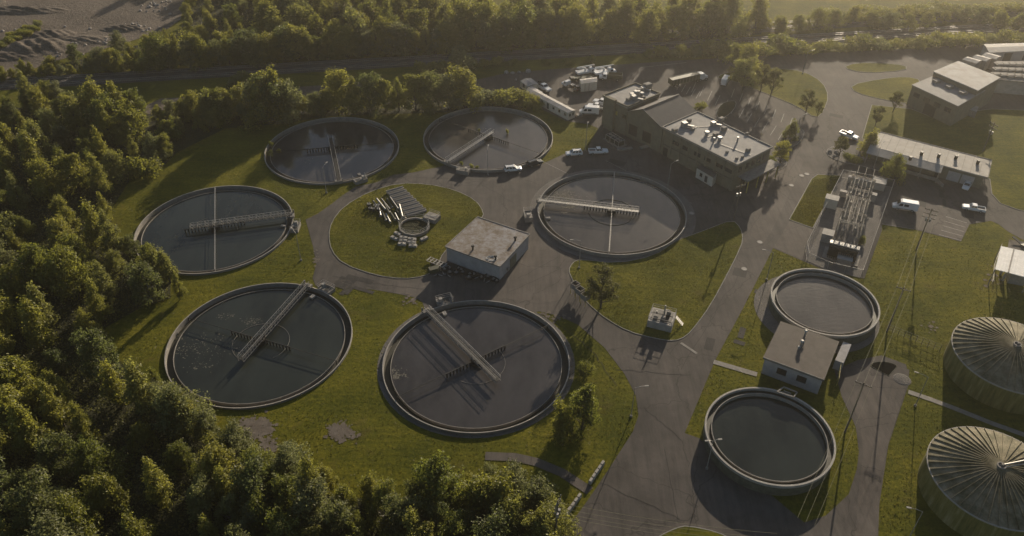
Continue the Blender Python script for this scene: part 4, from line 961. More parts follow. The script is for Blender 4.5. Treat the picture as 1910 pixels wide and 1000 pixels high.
def wires(label, pts, sag=.5):
    t = thing('overhead_wire', label, 'overhead wire', (pts[0][0].x, pts[0][0].y, 0), 0, 'overhead wires'); o_ = t.location
    for a, b in pts:
        m = MB(); n_ = 14; pr = None
        for k in range(n_ + 1):
            u = k / n_; p = lerp(a, b, u) - Vector((0, 0, sag * 4 * u * (1 - u)))
            if pr is not None: m.tube(pr, p, .021, 4)
            pr = p
        m.build('cable', WIRE, t, o_)
def across(a, b, za, zb, offs):
    d = (b - a).normalized(); n_ = Vector((-d.y, d.x, 0)); return [(a + n_ * q + Vector((0, 0, za)), b + n_ * q + Vector((0, 0, zb))) for q in offs]
wires('wires from the parking bay pole to the pole by the raised tank', across(P4, P3, 11.9, 12.2, (-1.3, 0, 1.3)))
wires('wires from the pole by the rippled tank to the verge pole', across(P3, P2p, 12.2, 13.1, (-1.3, 0, 1.3)))
wires('wires running off the bottom edge from the verge pole', across(P2p, POFF, 13.1, 13.1, (-1.3, 0, 1.3)))
wires('wires from the bottom edge pole over the road', [(P6 + Vector((0, 0, z)), G(1420, 1080) + Vector((0, 0, z - 1))) for z in (13.5, 12.2, 11, 10)], .8)
wires('stay wire from the lawn corner pole down to the lawn', [(P5 + Vector((0, 0, 9.5)), G(1282, 565) + Vector((0, 0, .1)))], .1)

# yellow fence right of the pump house yard
fz = thing('wire_fence', 'yellowed wire fence between the utility pole and the digester', 'fence', G(1700, 640)); o = fz.location; a, b = G(1653, 617), G(1752, 656); m = MB(); n_ = 9
for k in range(n_ + 1): p = lerp(a, b, k / n_); m.tube((p.x, p.y, 0), (p.x, p.y, 1.9), .05, 6)
m.build('post', WOOD, fz, o); m = MB()
for z in (.5, 1.2, 1.85): m.tube(a + Vector((0, 0, z)), b + Vector((0, 0, z)), .03, 5)
m.build('wire', WIRE, fz, o)
# flat near-black half-round patch on the paving, with a thin rim
pt = thing('dark_patch', 'flat near-black half-round patch on the paved lane right of the pump house', 'pit', G(1650, 687)); m = MB()
m.quad(*[(2.7 * math.cos(PI * k / 16), .5 + 1.3 * math.sin(PI * k / 16), .12) for k in range(17)], (0, -2.2, .12)); m.build('patch_face', DARKPATCH, pt)
m = MB()
ed_ = [(2.75 * math.cos(PI * k / 16), .5 + 1.35 * math.sin(PI * k / 16)) for k in range(17)] + [(0, -2.3)]
for k in range(18): m.bar((*ed_[k], .06), (*ed_[(k + 1) % 18], .06), .12, .1)
m.build('rim', CONDARK, pt)
g_ = G(1682, 708); m = MB(); m.lathe([(1.8, .03), (1.5, .12), (.8, .2), (.05, .24)], 26); tag(m.build('gravel_heap', GRAVEL, None), 'low pale gravel heap beside the paved lane near the digesters', 'gravel heap').location = g_

# ------------------------------------------------------------------ pump station with railing, feed hoppers, barriers
vs_ = thing('valve_platform', 'raised concrete valve platform with railing and pipes on the lawn', 'platform', G(1233, 603), ang(G(1212, 610), G(1240, 617)))
MB().box((0, 0, 1.0), (5.4, 4.8, 2.0)).build('base', CONLIGHT, vs_); m = MB(); m.box((0, 0, 2.03), (4.5, 3.9, .05)); m.build('deck', DARKSTEEL, vs_)
m = MB()
for x, y in ((-2.6, -2.3), (2.6, -2.3), (2.6, 2.3), (-2.6, 2.3), (0, -2.3), (0, 2.3)): m.bar((x, y, 2), (x, y, 3.1), .06, .06)
for z in (2.55, 3.1):
    for a, b in (((-2.6, -2.3), (2.6, -2.3)), ((2.6, -2.3), (2.6, 2.3)), ((2.6, 2.3), (-2.6, 2.3)), ((-2.6, 2.3), (-2.6, -2.3))): m.bar((*a, z), (*b, z), .06, .06)
m.build('railing', CONLIGHT, vs_)
for x, y, h in ((.3, .6, 4.8), (-1.3, .2, 3.0)): m = MB(); m.tube((x, y, 2.05), (x, y, h), .16, 8).tube((x, y, h - 1.2), (x + .9, y, h - 1.2), .12, 8); m.build('pipe', STEEL, vs_)
for x, y in ((1.2, 1.2), (.4, -1.0), (-1.2, -1.1)): m = MB(); m.box((x, y, 2.5), (.9, .7, .9)); m.build('valve_box', CON, vs_)
m = MB()
for k in range(6): m.box((3.0 + k * .3, 1.2, 1.7 - k * .3), (.3, 1.0, .08))
m.build('stair', STEEL, vs_)
for k, (px, py) in enumerate(((1072, 548), (1081, 558), (1091, 568))):
    t = thing('hopper', 'grey square hopper on legs at the lawn edge, ' + ('farthest', 'middle', 'nearest')[k] + ' of three', 'hopper', G(px, py), -.85, 'square hoppers on legs')
    m = MB(); m.box((-.75, 0, 2.5), (.12, 1.6, 1.3)).box((.75, 0, 2.5), (.12, 1.6, 1.3)).box((0, -.75, 2.5), (1.38, .12, 1.3)).box((0, .75, 2.5), (1.38, .12, 1.3)); m.build('bin', CON, t)
    m = MB(); m.box((0, 0, 1.5), (1.55, 1.55, .7), PI); v = m.v
    for q in range(4): v[q] = (v[q][0] * .35, v[q][1] * .35, v[q][2])
    m.build('funnel', CON, t)
    for x in (-.7, .7):
        for y in (-.7, .7): m = MB(); m.bar((x, y, 0), (x, y, 1.9), .1, .1); m.build('leg', YELLOW, t)
for k, (a, b) in enumerate((((1126, 864), (1099, 904)), ((1083, 925), (1053, 966)))):
    A_, B_ = G(*a), G(*b); t = thing('concrete_barrier', ('long pale concrete barrier on the verge, farther from the bottom edge', 'long pale concrete barrier on the verge, nearer the bottom edge')[k], 'barrier', lerp(A_, B_, .5), ang(A_, B_), 'roadside concrete barriers')
    L_ = (B_ - A_).length / 2; m = MB(); n_ = 5
    for q in range(n_): m.box((-L_ + (q + .5) * 2 * L_ / n_, 0, .45), (2 * L_ / n_ - .06, .55, .9), 0, 0, .82)
    m.build('block', CONLIGHT, t)
for k, (px, py, lab) in enumerate(((1505, 325, 'pale manhole cover on the road near the lawn corner, right of a second one'), (1495, 328, 'pale manhole cover on the road near the lawn corner, left of a second one'), (1476, 346, 'pale manhole cover on the road left of the substation lawn'), (1417, 452, 'pale manhole cover on the road by the driveway'), (1388, 502, 'worn manhole cover on the road beside the verge lamp'), (1290, 398, 'manhole cover on the shaded asphalt right of the clarifier'))):
    t = thing('manhole_cover', lab, 'manhole cover', G(px, py), 0, 'manhole covers'); m = MB(); m.tube((0, 0, .03), (0, 0, .09), .55, 20); m.build('lid', CONLIGHT, t); MB().ring(.56, .72, .03, .08, 20).build('frame', CON, t)

# ------------------------------------------------------------------ pipes, troughs and basin on the ring lawn
def S_(px, py, z=.11): return G(px, py, z)
for k in range(8):
    a, b = S_(lerp(722, 758, k / 7), lerp(362, 404, k / 7)), S_(lerp(753, 795, k / 7), lerp(353, 394, k / 7))
    t = thing('concrete_trough', 'pale concrete channel lying in the row of eight, ' + ('first', 'second', 'third', 'fourth', 'fifth', 'sixth', 'seventh', 'eighth')[k] + ' counting from the road side', 'concrete channel', lerp(a, b, .5), ang(a, b), 'concrete channels on the ring lawn')
    L_ = (b - a).length; m = MB(); m.box((0, 0, .3), (L_, .8, .5)); m.build('slab', CON, t); m = MB(); m.box((0, .42, .55), (L_ + .1, .16, .55)).box((0, -.42, .5), (L_, .12, .4)); m.build('side', CONLIGHT, t)
rp = random.Random(5); n_ = 0
for k, (px, py) in enumerate(((703, 387), (711, 385), (719, 383), (727, 381), (735, 383), (716, 404), (724, 409), (732, 406), (740, 407), (745, 402), (748, 397), (753, 399), (708, 394), (722, 393))):
    c_ = S_(px, py); L_ = rp.uniform(4.6, 6.2) if k < 5 or k > 9 else rp.uniform(3.6, 4.8); a_ = -1.13 + rp.uniform(-.1, .1) - (.12 if k > 9 else 0); z = .11 + (.28, .62, .3)[k % 3]
    t = thing('scrap_pipe', 'dark steel pipe lying in the pile beside the concrete channels', 'pipe', (c_.x, c_.y, z + .1), a_, 'steel pipes piled on the ring lawn')
    m = MB(); m.tube((-L_ / 2, 0, 0), (L_ / 2, 0, 0), .26, 12); m.build('barrel', STEEL if k in (1, 6, 10) else CONDARK if k % 2 else PLASTIC, t); MB().tube((L_ / 2 - .1, 0, 0), (L_ / 2 + .02, 0, 0), .33, 12).build('flange', STEEL, t)
for k in range(9):
    px, py = 684 + rp.uniform(0, 24), 382 + rp.uniform(0, 18); c_ = S_(px, py); t = thing('scrap_valve', 'dark scrap valve body heaped at the left end of the pipe pile', 'scrap', c_, rp.uniform(0, 6), 'scrap valves beside the pipe pile')
    m = MB(); m.tube((0, 0, .1), (0, 0, .8), .3, 10, .22).tube((-.6, 0, .4), (.6, 0, .4), .2, 10); m.build('body', DARKSTEEL, t); m = MB()
    for q in range(12): m.tube((.4 * math.cos(q * PI / 6), .4 * math.sin(q * PI / 6), .95), (.4 * math.cos(q * PI / 6 + PI / 6), .4 * math.sin(q * PI / 6 + PI / 6), .95), .05, 5)
    m.bar((-.4, 0, .95), (.4, 0, .95), .05, .05).bar((0, 0, .8), (0, 0, .95), .06, .06); m.build('handwheel', STEEL, t)
bs = thing('octagonal_basin', 'octagonal railed basin with weeds beside the pipe pile', 'basin', S_(773, 426)); Rb = 4.0
MB().ring(Rb - .4, Rb, 0, .8, 12).build('wall', CON, bs); MB().disc(Rb - .42, .3, 12).build('floor', SOIL, bs); m = MB()
for k in range(12):
    a0, a1 = 2 * PI * k / 12, 2 * PI * (k + 1) / 12; x0, y0, x1, y1 = Rb * .97 * math.cos(a0), Rb * .97 * math.sin(a0), Rb * .97 * math.cos(a1), Rb * .97 * math.sin(a1)
    m.bar((x0, y0, .8), (x0, y0, 1.9), .07, .07)
    for z in (1.35, 1.9): m.bar((x0, y0, z), (x1, y1, z), .06, .06)
m.build('railing', STEEL, bs)
vx = thing('concrete_vault', 'square concrete vault with a hatch and railing next to the octagonal basin', 'vault', S_(806, 410), -.5)
MB().box((0, 0, .6), (3.6, 2.8, 1.2)).build('box', CON, vx); MB().box((.5, .1, 1.26), (1.2, 1.1, .12)).build('hatch', CONLIGHT, vx); m = MB()
for a, b in (((-1.7, -1.3), (1.7, -1.3)), ((1.7, -1.3), (1.7, 1.3)), ((1.7, 1.3), (-1.7, 1.3))):
    for z in (1.7, 2.2): m.bar((*a, z), (*b, z), .06, .06)
    m.bar((*a, 1.2), (*a, 2.2), .06, .06)
m.build('railing', STEEL, vx)
CB = [(742, 438, -.6), (736, 446, -.6), (753, 445, -.1), (752, 451, -.1), (750, 457, -.1), (769, 448, -.2), (768, 454, -.2), (770, 460, -.05), (791, 447, .7)]
PO = ['leftmost of the top pair', 'leftmost, below the top pair', 'upper of the middle stack', 'centre of the middle stack', 'lower of the middle stack', 'upper of the right stack', 'centre of the right stack', 'lower of the right stack', 'lying apart to the right']
for k, (px, py, a_) in enumerate(CB):
    t = thing('concrete_block', 'pale concrete pipe block below the octagonal basin, ' + PO[k], 'concrete block', S_(px, py), a_, 'concrete blocks on the ring lawn')
    m = MB(); m.box((0, 0, .3), (2.1, .85, .58), 0, 0, .93); m.build('block', CONLIGHT, t); m = MB(); m.box((0, 0, .62), (.5, .2, .08)); m.build('lifting_lug', DARKSTEEL, t)
# scrap along the block building
for k in range(15):
    px = lerp(832, 928, (k % 10) / 9) + rp.uniform(-4, 4); py = lerp(494, 524, (k % 10) / 9) + rp.uniform(0, 7) + (6 if k > 9 else 0); c_ = G(px, py)
    t = thing('spoked_drum', 'dark spoked scrap wheel or drum leaning by the shaded wall of the block building', 'scrap wheel', c_, rp.uniform(0, 6), 'scrap wheels by the block building'); r_ = rp.uniform(.6, 1.0)
    m = MB(); m.lathe([(r_ - .18, .25), (r_, .25), (r_, .65), (r_ - .18, .65), (r_ - .18, .25)], 20); m.build('rim', DARKSTEEL, t); m = MB()
    for q in range(3): m.bar((-r_ + .15, 0, .45) if q == 0 else (-(r_ - .15) * math.cos(q * PI / 3), -(r_ - .15) * math.sin(q * PI / 3), .45), (r_ - .15, 0, .45) if q == 0 else ((r_ - .15) * math.cos(q * PI / 3), (r_ - .15) * math.sin(q * PI / 3), .45), .12, .12)
    m.tube((0, 0, .3), (0, 0, .8), .2, 10); m.build('spokes', STEEL, t)
fl = thing('flatbed_trailer', 'small flat trailer frame beside the scrap wheels', 'trailer', G(815, 494), ang(G(802, 489), G(826, 499)))
m = MB(); 
for y in (-.8, 0, .8): m.bar((-2.4, y, .75), (2.4, y, .75), .14, .18)
for k in range(6): m.bar((-2.4 + k * .96, -.9, .86), (-2.4 + k * .96, .9, .86), .3, .06)
m.build('frame', CONLIGHT, fl)
for x in (-.8, .8):
    for y in (-1, 1): m = MB(); m.tube((x, y - .12, .4), (x, y + .12, .4), .4, 14); m.build('wheel', BLACK, fl)
g_ = G(810, 506); b = MB(); b.box((0, 0, .5), (2.6, 1.5, .9), 0, 0, .9).box((0, 0, 1.0), (2.5, 1.4, .1)); q_ = b.build('crate', OLIVE); q_.location = (g_.x, g_.y, .03); q_.rotation_euler.z = .4; tag(q_, 'olive crate on the road edge beside the flat trailer', 'crate')
for k, (px, py) in enumerate(((818, 514), (826, 508), (835, 514), (893, 519), (905, 521), (914, 526))):
    g_ = G(px, py); t = thing('scrap_beam', 'bent pale scrap bar lying among the scrap by the block building', 'scrap', g_, rp.uniform(0, 3), 'scrap bars by the block building'); m = MB(); m.bar((-1, 0, .15), (.2, .1, .35), .14, .14).bar((.2, .1, .35), (1.0, .5, .1), .14, .14); m.build('bar', STEEL, t); m = MB(); m.tube((.1, 0, .1), (.1, .3, .5), .2, 8); m.build('joint', DARKSTEEL, t)
# boulders at the truck yard and rubble on the dirt
def rock(mb, c, r, rr):
    n0 = len(mb.v); n, k = 8, 5; mb.v.append((c[0], c[1], c[2] - r * .4))
    for j in range(1, k):
        for i in range(n):
            a = 2 * PI * i / n; ph = PI * j / k - PI / 2; q = r * rr.uniform(.75, 1.15); mb.v.append((c[0] + q * math.cos(ph) * math.cos(a), c[1] + q * math.cos(ph) * math.sin(a), c[2] + q * .7 * math.sin(ph)))
    mb.v.append((c[0], c[1], c[2] + r * .7)); T_ = len(mb.v) - 1
    for i in range(n):
        j = (i + 1) % n; mb.f.append((n0, n0 + 1 + j, n0 + 1 + i)); mb.m.append(0); mb.f.append((T_, n0 + 1 + (k - 2) * n + i, n0 + 1 + (k - 2) * n + j)); mb.m.append(0)
        for q in range(k - 2): mb.f.append((n0 + 1 + q * n + i, n0 + 1 + q * n + j, n0 + 1 + (q + 1) * n + j, n0 + 1 + (q + 1) * n + i)); mb.m.append(0)
ROCKM = mat('boulder_mat', (.40, .36, .32), (.24, .21, .19), .95, 0, 1.5, .4)
for k, (px, py, r_) in enumerate(((944, 137, .9), (956, 138, .8), (968, 136, .7), (985, 135, 1.1), (962, 150, .5), (1548, 284, .7), (1560, 286, .8), (1556, 292, .6), (1597, 297, .9), (1607, 299, .8), (1602, 292, .7))):
    g_ = G(px, py); b = MB(); rock(b, (0, 0, r_ * .4), r_, rp); q_ = b.build('boulder', ROCKM); q_.location = g_
    tag(q_, 'pale boulder on the far edge of the truck yard' if k < 5 else 'pale boulder in the planting bed beside the low office', 'boulder', 'boulders of the truck yard' if k < 5 else 'boulders of the planting bed')
b = MB()
for k in range(170):
    cx, cy, sx_, sy_ = ((248, 53, 22, 4), (195, 76, 14, 3), (290, 12, 18, 6), (60, 70, 40, 12), (120, 96, 30, 8))[k % 5]; g_ = G(cx + rp.gauss(0, sx_), cy + rp.gauss(0, sy_)); rock(b, (g_.x, g_.y, .15), rp.uniform(.2, .75), rp)
tag(b.build('rubble', ROCKM), 'pale rubble scattered over the dirt yard', None, None, 'stuff')
# fallen dead trunk in the left wood
dt = thing('dead_tree', 'bare grey dead tree sticking out of the wood at the left edge', 'dead tree', G(45, 560)); m = MB(); m.tube((0, 0, 0), (-1.6, 1.2, 8), .25, 8, .08); m.build('trunk', PALEBARK, dt)
m = MB()
for a in ((-.8, .6, 4, 1.8, .2, 5.6), (-1.0, .8, 5, -2.6, 0, 6.4), (-.6, .5, 3, -2.2, -.5, 4.2), (-1.3, 1, 6.4, .4, 1, 7.6)): m.tube(a[:3], a[3:], .1, 6, .03)
m.build('branch', PALEBARK, dt)
# ================================================================== VEHICLES
LAMPW = mat('headlamp_mat', (.8, .8, .78), (.7, .7, .68), .15, 0, 1, 0); LAMPR = mat('tail_lamp_mat', (.35, .02, .015), (.25, .012, .01), .2, 0, 1, 0)
DARKCAR = mat('dark_car_paint_mat', (.05, .055, .06), (.04, .042, .046), .25, .2, 1, 0, .5); CARW = mat('white_car_paint_mat', (.74, .73, .71), (.66, .65, .63), .3, 0, .6, 0, .5)
def loft(mb, secs):
    """secs: (x, half width, z low, z high); closed body"""
    n = len(mb.v)
    for x, w, z0, z1 in secs:
        r = .1; mb.v += [(x, -w + .06, z0), (x, w - .06, z0), (x, w, z0 + (z1 - z0) * .45), (x, w - .03, z1 - r), (x, w - .14, z1), (x, -w + .14, z1), (x, -w + .03, z1 - r), (x, -w, z0 + (z1 - z0) * .45)]
    k = 8
    for i in range(len(secs) - 1):
        for j in range(k): mb.f.append((n + i * k + j, n + i * k + (j + 1) % k, n + (i + 1) * k + (j + 1) % k, n + (i + 1) * k + j)); mb.m.append(0)
    mb.f.append(tuple(n + j for j in range(k - 1, -1, -1))); mb.m.append(0); mb.f.append(tuple(n + (len(secs) - 1) * k + j for j in range(k))); mb.m.append(0)
def house(mb, x0, x1, t0, t1, w0, w1, z0, z1):
    B = [(x0, -w0, z0), (x1, -w0, z0), (x1, w0, z0), (x0, w0, z0)]; T = [(t0, -w1, z1), (t1, -w1, z1), (t1, w1, z1), (t0, w1, z1)]
    n = len(mb.v); mb.v += B + T
    for q in ((4, 5, 6, 7), (0, 1, 5, 4), (1, 2, 6, 5), (2, 3, 7, 6), (3, 0, 4, 7)): mb.f.append(tuple(n + i for i in q)); mb.m.append(0)
    return B, T
def panes(t, B, T, e=.015, split=None):
    """windscreen, rear window and side windows lying on the cabin faces"""
    B = [Vector(p) for p in B]; T = [Vector(p) for p in T]; c = sum(B + T, Vector((0, 0, 0))) / 8
    def pane(a, b, c_, d, nm, u0=.06, u1=.94, v0=.12, v1=.88):
        n_ = (b - a).cross(d - a).normalized(); mid = (a + b + c_ + d) / 4
        if n_.dot(mid - c) < 0: n_ = -n_
        f = lambda u, v: lerp(lerp(a, b, u), lerp(d, c_, u), v) + n_ * e
        m = MB(); m.quad(f(u0, v0), f(u1, v0), f(u1, v1), f(u0, v1)); m.build(nm, GLASS, t)
    pane(B[1], B[2], T[2], T[1], 'windscreen'); pane(B[3], B[0], T[0], T[3], 'rear_window')
    for a, b, c_, d in ((B[0], B[1], T[1], T[0]), (B[2], B[3], T[3], T[2])):
        k = split or 2
        for q in range(k): pane(a, b, c_, d, 'side_window', .05 + q * .92 / k, .05 + (q + 1) * .92 / k - .05)
def wheels(t, xs, w, r=.38, wd=.26):
    for x in xs:
        for s in (-1, 1):
            m = MB(); m.tube((x, s * (w - wd), r), (x, s * w, r), r, 18); o = m.build('wheel', BLACK, t)
            m = MB(); m.tube((x, s * (w - .02), r), (x, s * (w + .012), r), r * .6, 12); m.build('rim', STEEL, o)
def lights(t, xf, xr, w, z):
    for s in (-1, 1):
        MB().box((xf, s * (w - .25), z), (.08, .35, .18)).build('headlight', LAMPW, t); MB().box((xr, s * (w - .14), z + .08), (.06, .16, .3)).build('tail_light', LAMPR, t)
def vehicle(kind, rear, front, label, paint=None, sc=1.0, group='parked vehicles', load=None):
    paint = paint or CARW; a, b = G(*rear), G(*front); c = (a + b) / 2; rz = ang(a, b)
    nm = {'pickup': 'pickup_truck', 'suv': 'sport_utility_car', 'van': 'panel_van', 'flatbed': 'flatbed_truck', 'dump': 'dump_truck', 'bucket': 'bucket_truck', 'semi': 'semi_truck'}[kind]
    cat = {'pickup': 'pickup truck', 'suv': 'car', 'van': 'van', 'flatbed': 'truck', 'dump': 'truck', 'bucket': 'truck', 'semi': 'truck'}[kind]
    t = thing(nm, label, cat, (c.x, c.y, .03), rz, group); t.scale = (sc, sc, sc); m = MB()
    if kind == 'pickup':
        loft(m, [(-2.85, .9, .5, .86), (-2.8, .95, .45, .88), (-.75, .97, .42, .88)]); loft(m, [(-.75, .97, .42, 1.2), (1.15, .97, .42, 1.2), (1.3, .96, .42, 1.16), (2.6, .93, .45, 1.05), (2.85, .85, .5, .92)])
        m.box((-1.8, .9, 1.03), (2.1, .1, .36)).box((-1.8, -.9, 1.03), (2.1, .1, .36)).box((-2.8, 0, 1.03), (.1, 1.88, .36)); m.build('body', paint, t)
        h = MB(); B, T = house(h, -.7, 1.25, -.55, .55, .86, .7, 1.19, 1.86); h.build('cab', paint, t); panes(t, B, T)
        MB().box((-1.8, 0, .9), (1.95, 1.68, .04)).build('cargo_bed', PLASTIC, t); wheels(t, (-1.75, 1.8), .97); lights(t, 2.84, -2.86, .95, .82)
        if load: MB().box((-1.8, 0, 1.25), (1.7, 1.5, .65)).box((-2.2, .2, 1.75), (.6, .8, .4)).build('load', load, t)
    elif kind == 'suv':
        loft(m, [(-2.45, .86, .5, 1.0), (-2.35, .93, .42, 1.12), (.95, .95, .4, 1.1), (1.2, .94, .4, 1.06), (2.2, .9, .43, .95), (2.45, .8, .5, .82)]); m.build('body', paint, t)
        h = MB(); B, T = house(h, -2.38, 1.15, -2.05, .35, .87, .68, 1.09, 1.74); h.build('cabin', paint, t); panes(t, B, T, split=3)
        r = MB()
        for s in (-.55, .55): r.bar((-1.8, s, 1.78), (.1, s, 1.78), .05, .05)
        r.build('roof_rack', DARKSTEEL, t); wheels(t, (-1.45, 1.5), .95, .36); lights(t, 2.42, -2.46, .92, .8)
    elif kind == 'van':
        loft(m, [(-3.1, .98, .45, 2.45), (-2.9, 1.0, .4, 2.62), (.9, 1.0, .4, 2.68), (1.4, .98, .4, 2.5), (2.1, .96, .4, 1.55), (2.3, .94, .4, 1.3), (3.0, .88, .42, 1.05), (3.1, .82, .5, .9)]); m.build('body', paint, t)
        g = MB(); g.quad((1.45, -.8, 2.42), (2.08, -.8, 1.62), (2.08, .8, 1.62), (1.45, .8, 2.42)); g.v = [(x + .04, y, z + .05) for x, y, z in g.v]; g.build('windscreen', GLASS, t)
        for s in (-1, 1):
            g = MB(); g.quad(*[(x, s * 1.012, z) for x, z in ((.75, 1.4), (1.85, 1.4), (1.4, 2.15), (.75, 2.15))]); g.build('side_window', GLASS, t)
            g = MB(); g.quad(*[(x, s * 1.012, z) for x, z in ((-.7, 1.4), (.45, 1.4), (.45, 2.1), (-.7, 2.1))]); g.build('side_window', GLASS, t)
            g = MB(); g.box((0, s * 1.0, .62), (4.2, .05, .16)); g.build('sill_trim', PLASTIC, t)
        wheels(t, (-1.9, 1.9), 1.0, .36); lights(t, 3.06, -3.1, .95, .85)
    elif kind == 'semi':
        h = MB(); loft(h, [(4.2, 1.2, .6, 2.6), (4.4, 1.2, .55, 2.75), (6.0, 1.18, .55, 2.6), (6.2, 1.1, .55, 1.7), (7.6, 1.0, .6, 1.45)]); h.build('cab', CARW, t)
        g = MB(); g.quad((6.1, -.95, 2.45), (6.28, -.95, 1.75), (6.28, .95, 1.75), (6.1, .95, 2.45)); g.v = [(x + .1, y, z) for x, y, z in g.v]; g.build('windscreen', GLASS, t)
        m.prism([(-7.4, -1.25), (3.9, -1.25), (3.9, 1.25), (-7.4, 1.25)], 1.1, 2.9); m.build('trailer_body', OLIVE, t); m = MB()
        for k in range(9): m.box((-6.9 + k * 1.3, 0, 2.0), (.14, 2.62, 1.7))
        m.bar((-7.4, 1.2, 2.96), (3.9, 1.2, 2.96), .16, .1).bar((-7.4, -1.2, 2.96), (3.9, -1.2, 2.96), .16, .1); m.build('trailer_rib', CON, t); MB().box((0, 0, .8), (14, .9, .3)).build('chassis', DARKSTEEL, t); wheels(t, (-6, -4.8, 3.2, 4.4, 6.8), 1.2, .5, .4)
    else:
        h = MB(); loft(h, [(1.2, 1.1, .7, 2.1), (1.4, 1.12, .6, 2.25), (2.4, 1.1, .6, 2.2), (2.75, 1.05, .6, 1.5), (3.7, .95, .65, 1.3)]); h.build('cab', CARW, t)
        g = MB(); g.quad((2.42, -.85, 2.1), (2.76, -.85, 1.55), (2.76, .85, 1.55), (2.42, .85, 2.1)); g.v = [(x + .05, y, z + .03) for x, y, z in g.v]; g.build('windscreen', GLASS, t)
        for s in (-1, 1): g = MB(); g.quad(*[(x, s * 1.125, z) for x, z in ((1.55, 1.45), (2.4, 1.45), (2.3, 2.0), (1.55, 2.0))]); g.build('side_window', GLASS, t)
        MB().box((-.5, 0, .75), (6.6, .9, .25)).build('chassis', DARKSTEEL, t); wheels(t, (-2.3, 2.5), 1.1, .45, .34); lights(t, 3.68, -3.8, 1.0, .95)
        if kind == 'flatbed':
            m.box((-1.4, 0, 1.05), (4.6, 2.3, .2)); m.build('deck', PLASTIC, t); MB().box((-.8, .2, 1.5), (1.6, 1.4, .7)).box((-2.6, -.3, 1.45), (1.2, 1.0, .6)).build('load', load or CON, t)
        if kind == 'dump':
            m.box((-1.5, 1.1, 1.6), (4.6, .12, 1.2)).box((-1.5, -1.1, 1.6), (4.6, .12, 1.2)).box((-3.74, 0, 1.6), (.12, 2.06, 1.2)).box((.74, 0, 1.7), (.12, 2.06, 1.4)).box((-1.5, 0, 1.03), (4.6, 2.3, .12)); m.build('dump_body', OLIVE, t)
        if kind == 'bucket':
            m.box((-1.5, 0, 1.2), (4.6, 2.2, .7)); m.build('service_body', CARW, t); b = MB(); b.tube((-.5, 0, 1.55), (-.5, 0, 2.4), .35, 10).bar((-.5, 0, 2.4), (-3.6, .2, 2.75), .35, .35).bar((-3.6, .2, 2.9), (2.2, .2, 3.0), .3, .3); b.build('boom', CARW, t); MB().box((2.6, .2, 2.75), (.8, .8, .9)).build('bucket', CON, t)
    return t
vehicle('suv', (941, 320.5), (972, 317.5), 'white SUV parked at the near rim of the brown clarifier')
vehicle('suv', (984, 312), (1010, 304), 'dark SUV parked behind the white one by the brown clarifier', DARKCAR)
vehicle('suv', (1085, 288.5), (1056, 290.5), 'white SUV parked at the grass edge next to a white pickup')
vehicle('pickup', (1099, 286.5), (1132, 285.5), 'white pickup with open bed parked beside a white SUV at the grass edge')
vehicle('pickup', (1568, 251), (1598, 262), 'white pickup parked behind the planting bed of the low office')
vehicle('van', (1708, 394), (1664, 387), 'white high-roofed panel van parked at the corner of the substation', None, 1.0)
vehicle('pickup', (1834, 396), (1795, 389), 'white pickup with dark open bed alone on the asphalt at right', None, .98)
vehicle('suv', (1806, 343), (1798, 357), 'white car parked nose-out before the garage doors of the low office', None, .95)
vehicle('pickup', (1001, 160), (1027, 174), 'white pickup with a loaded bed in the truck yard by the long trailer', None, 1.1, load=DARKSTEEL)
vehicle('flatbed', (1077, 171), (1053, 160), 'white truck with dark low flatbed beside the white container', None, 1.0, load=PLASTIC)
vehicle('bucket', (1081, 141), (1106, 137), 'white boom truck at the far left of the truck yard', None, 1.0)
vehicle('bucket', (1114, 142), (1142, 138), 'white bucket truck at the far right of the truck yard', None, 1.05)
vehicle('dump', (1153, 150), (1124, 148), 'white-cabbed dump truck with olive dump body in the truck yard', None, 1.05)
vehicle('van', (1111, 213), (1086, 212), 'white van parked against the tall block, nearest of three', None, 1.0)
vehicle('pickup', (1124, 205), (1101, 201), 'white pickup parked against the tall block, middle of three', None, 1.05)
vehicle('pickup', (1132, 197), (1114, 193), 'white pickup parked against the tall block, farthest of three', None, 1.05)
vehicle('semi', (1261, 160), (1304, 150), 'olive-bodied semi truck with white cab on the road behind the plant building')
vehicle('van', (1349, 160), (1356, 150), 'white van at the upper end of the parking lot', None, .95)
t = thing('low_trailer', 'long low olive trailer in front of the boom truck', 'trailer', G(1085, 148), ang(G(1060, 151), G(1108, 146))); MB().box((0, 0, .8), (8.5, 2.2, .35)).build('deck', OLIVE, t); MB().box((-3.6, 0, 1.05), (.9, 2.0, .14)).build('ramp', DARKSTEEL, t); wheels(t, (-2.2, -1.2), 1.1, .4)

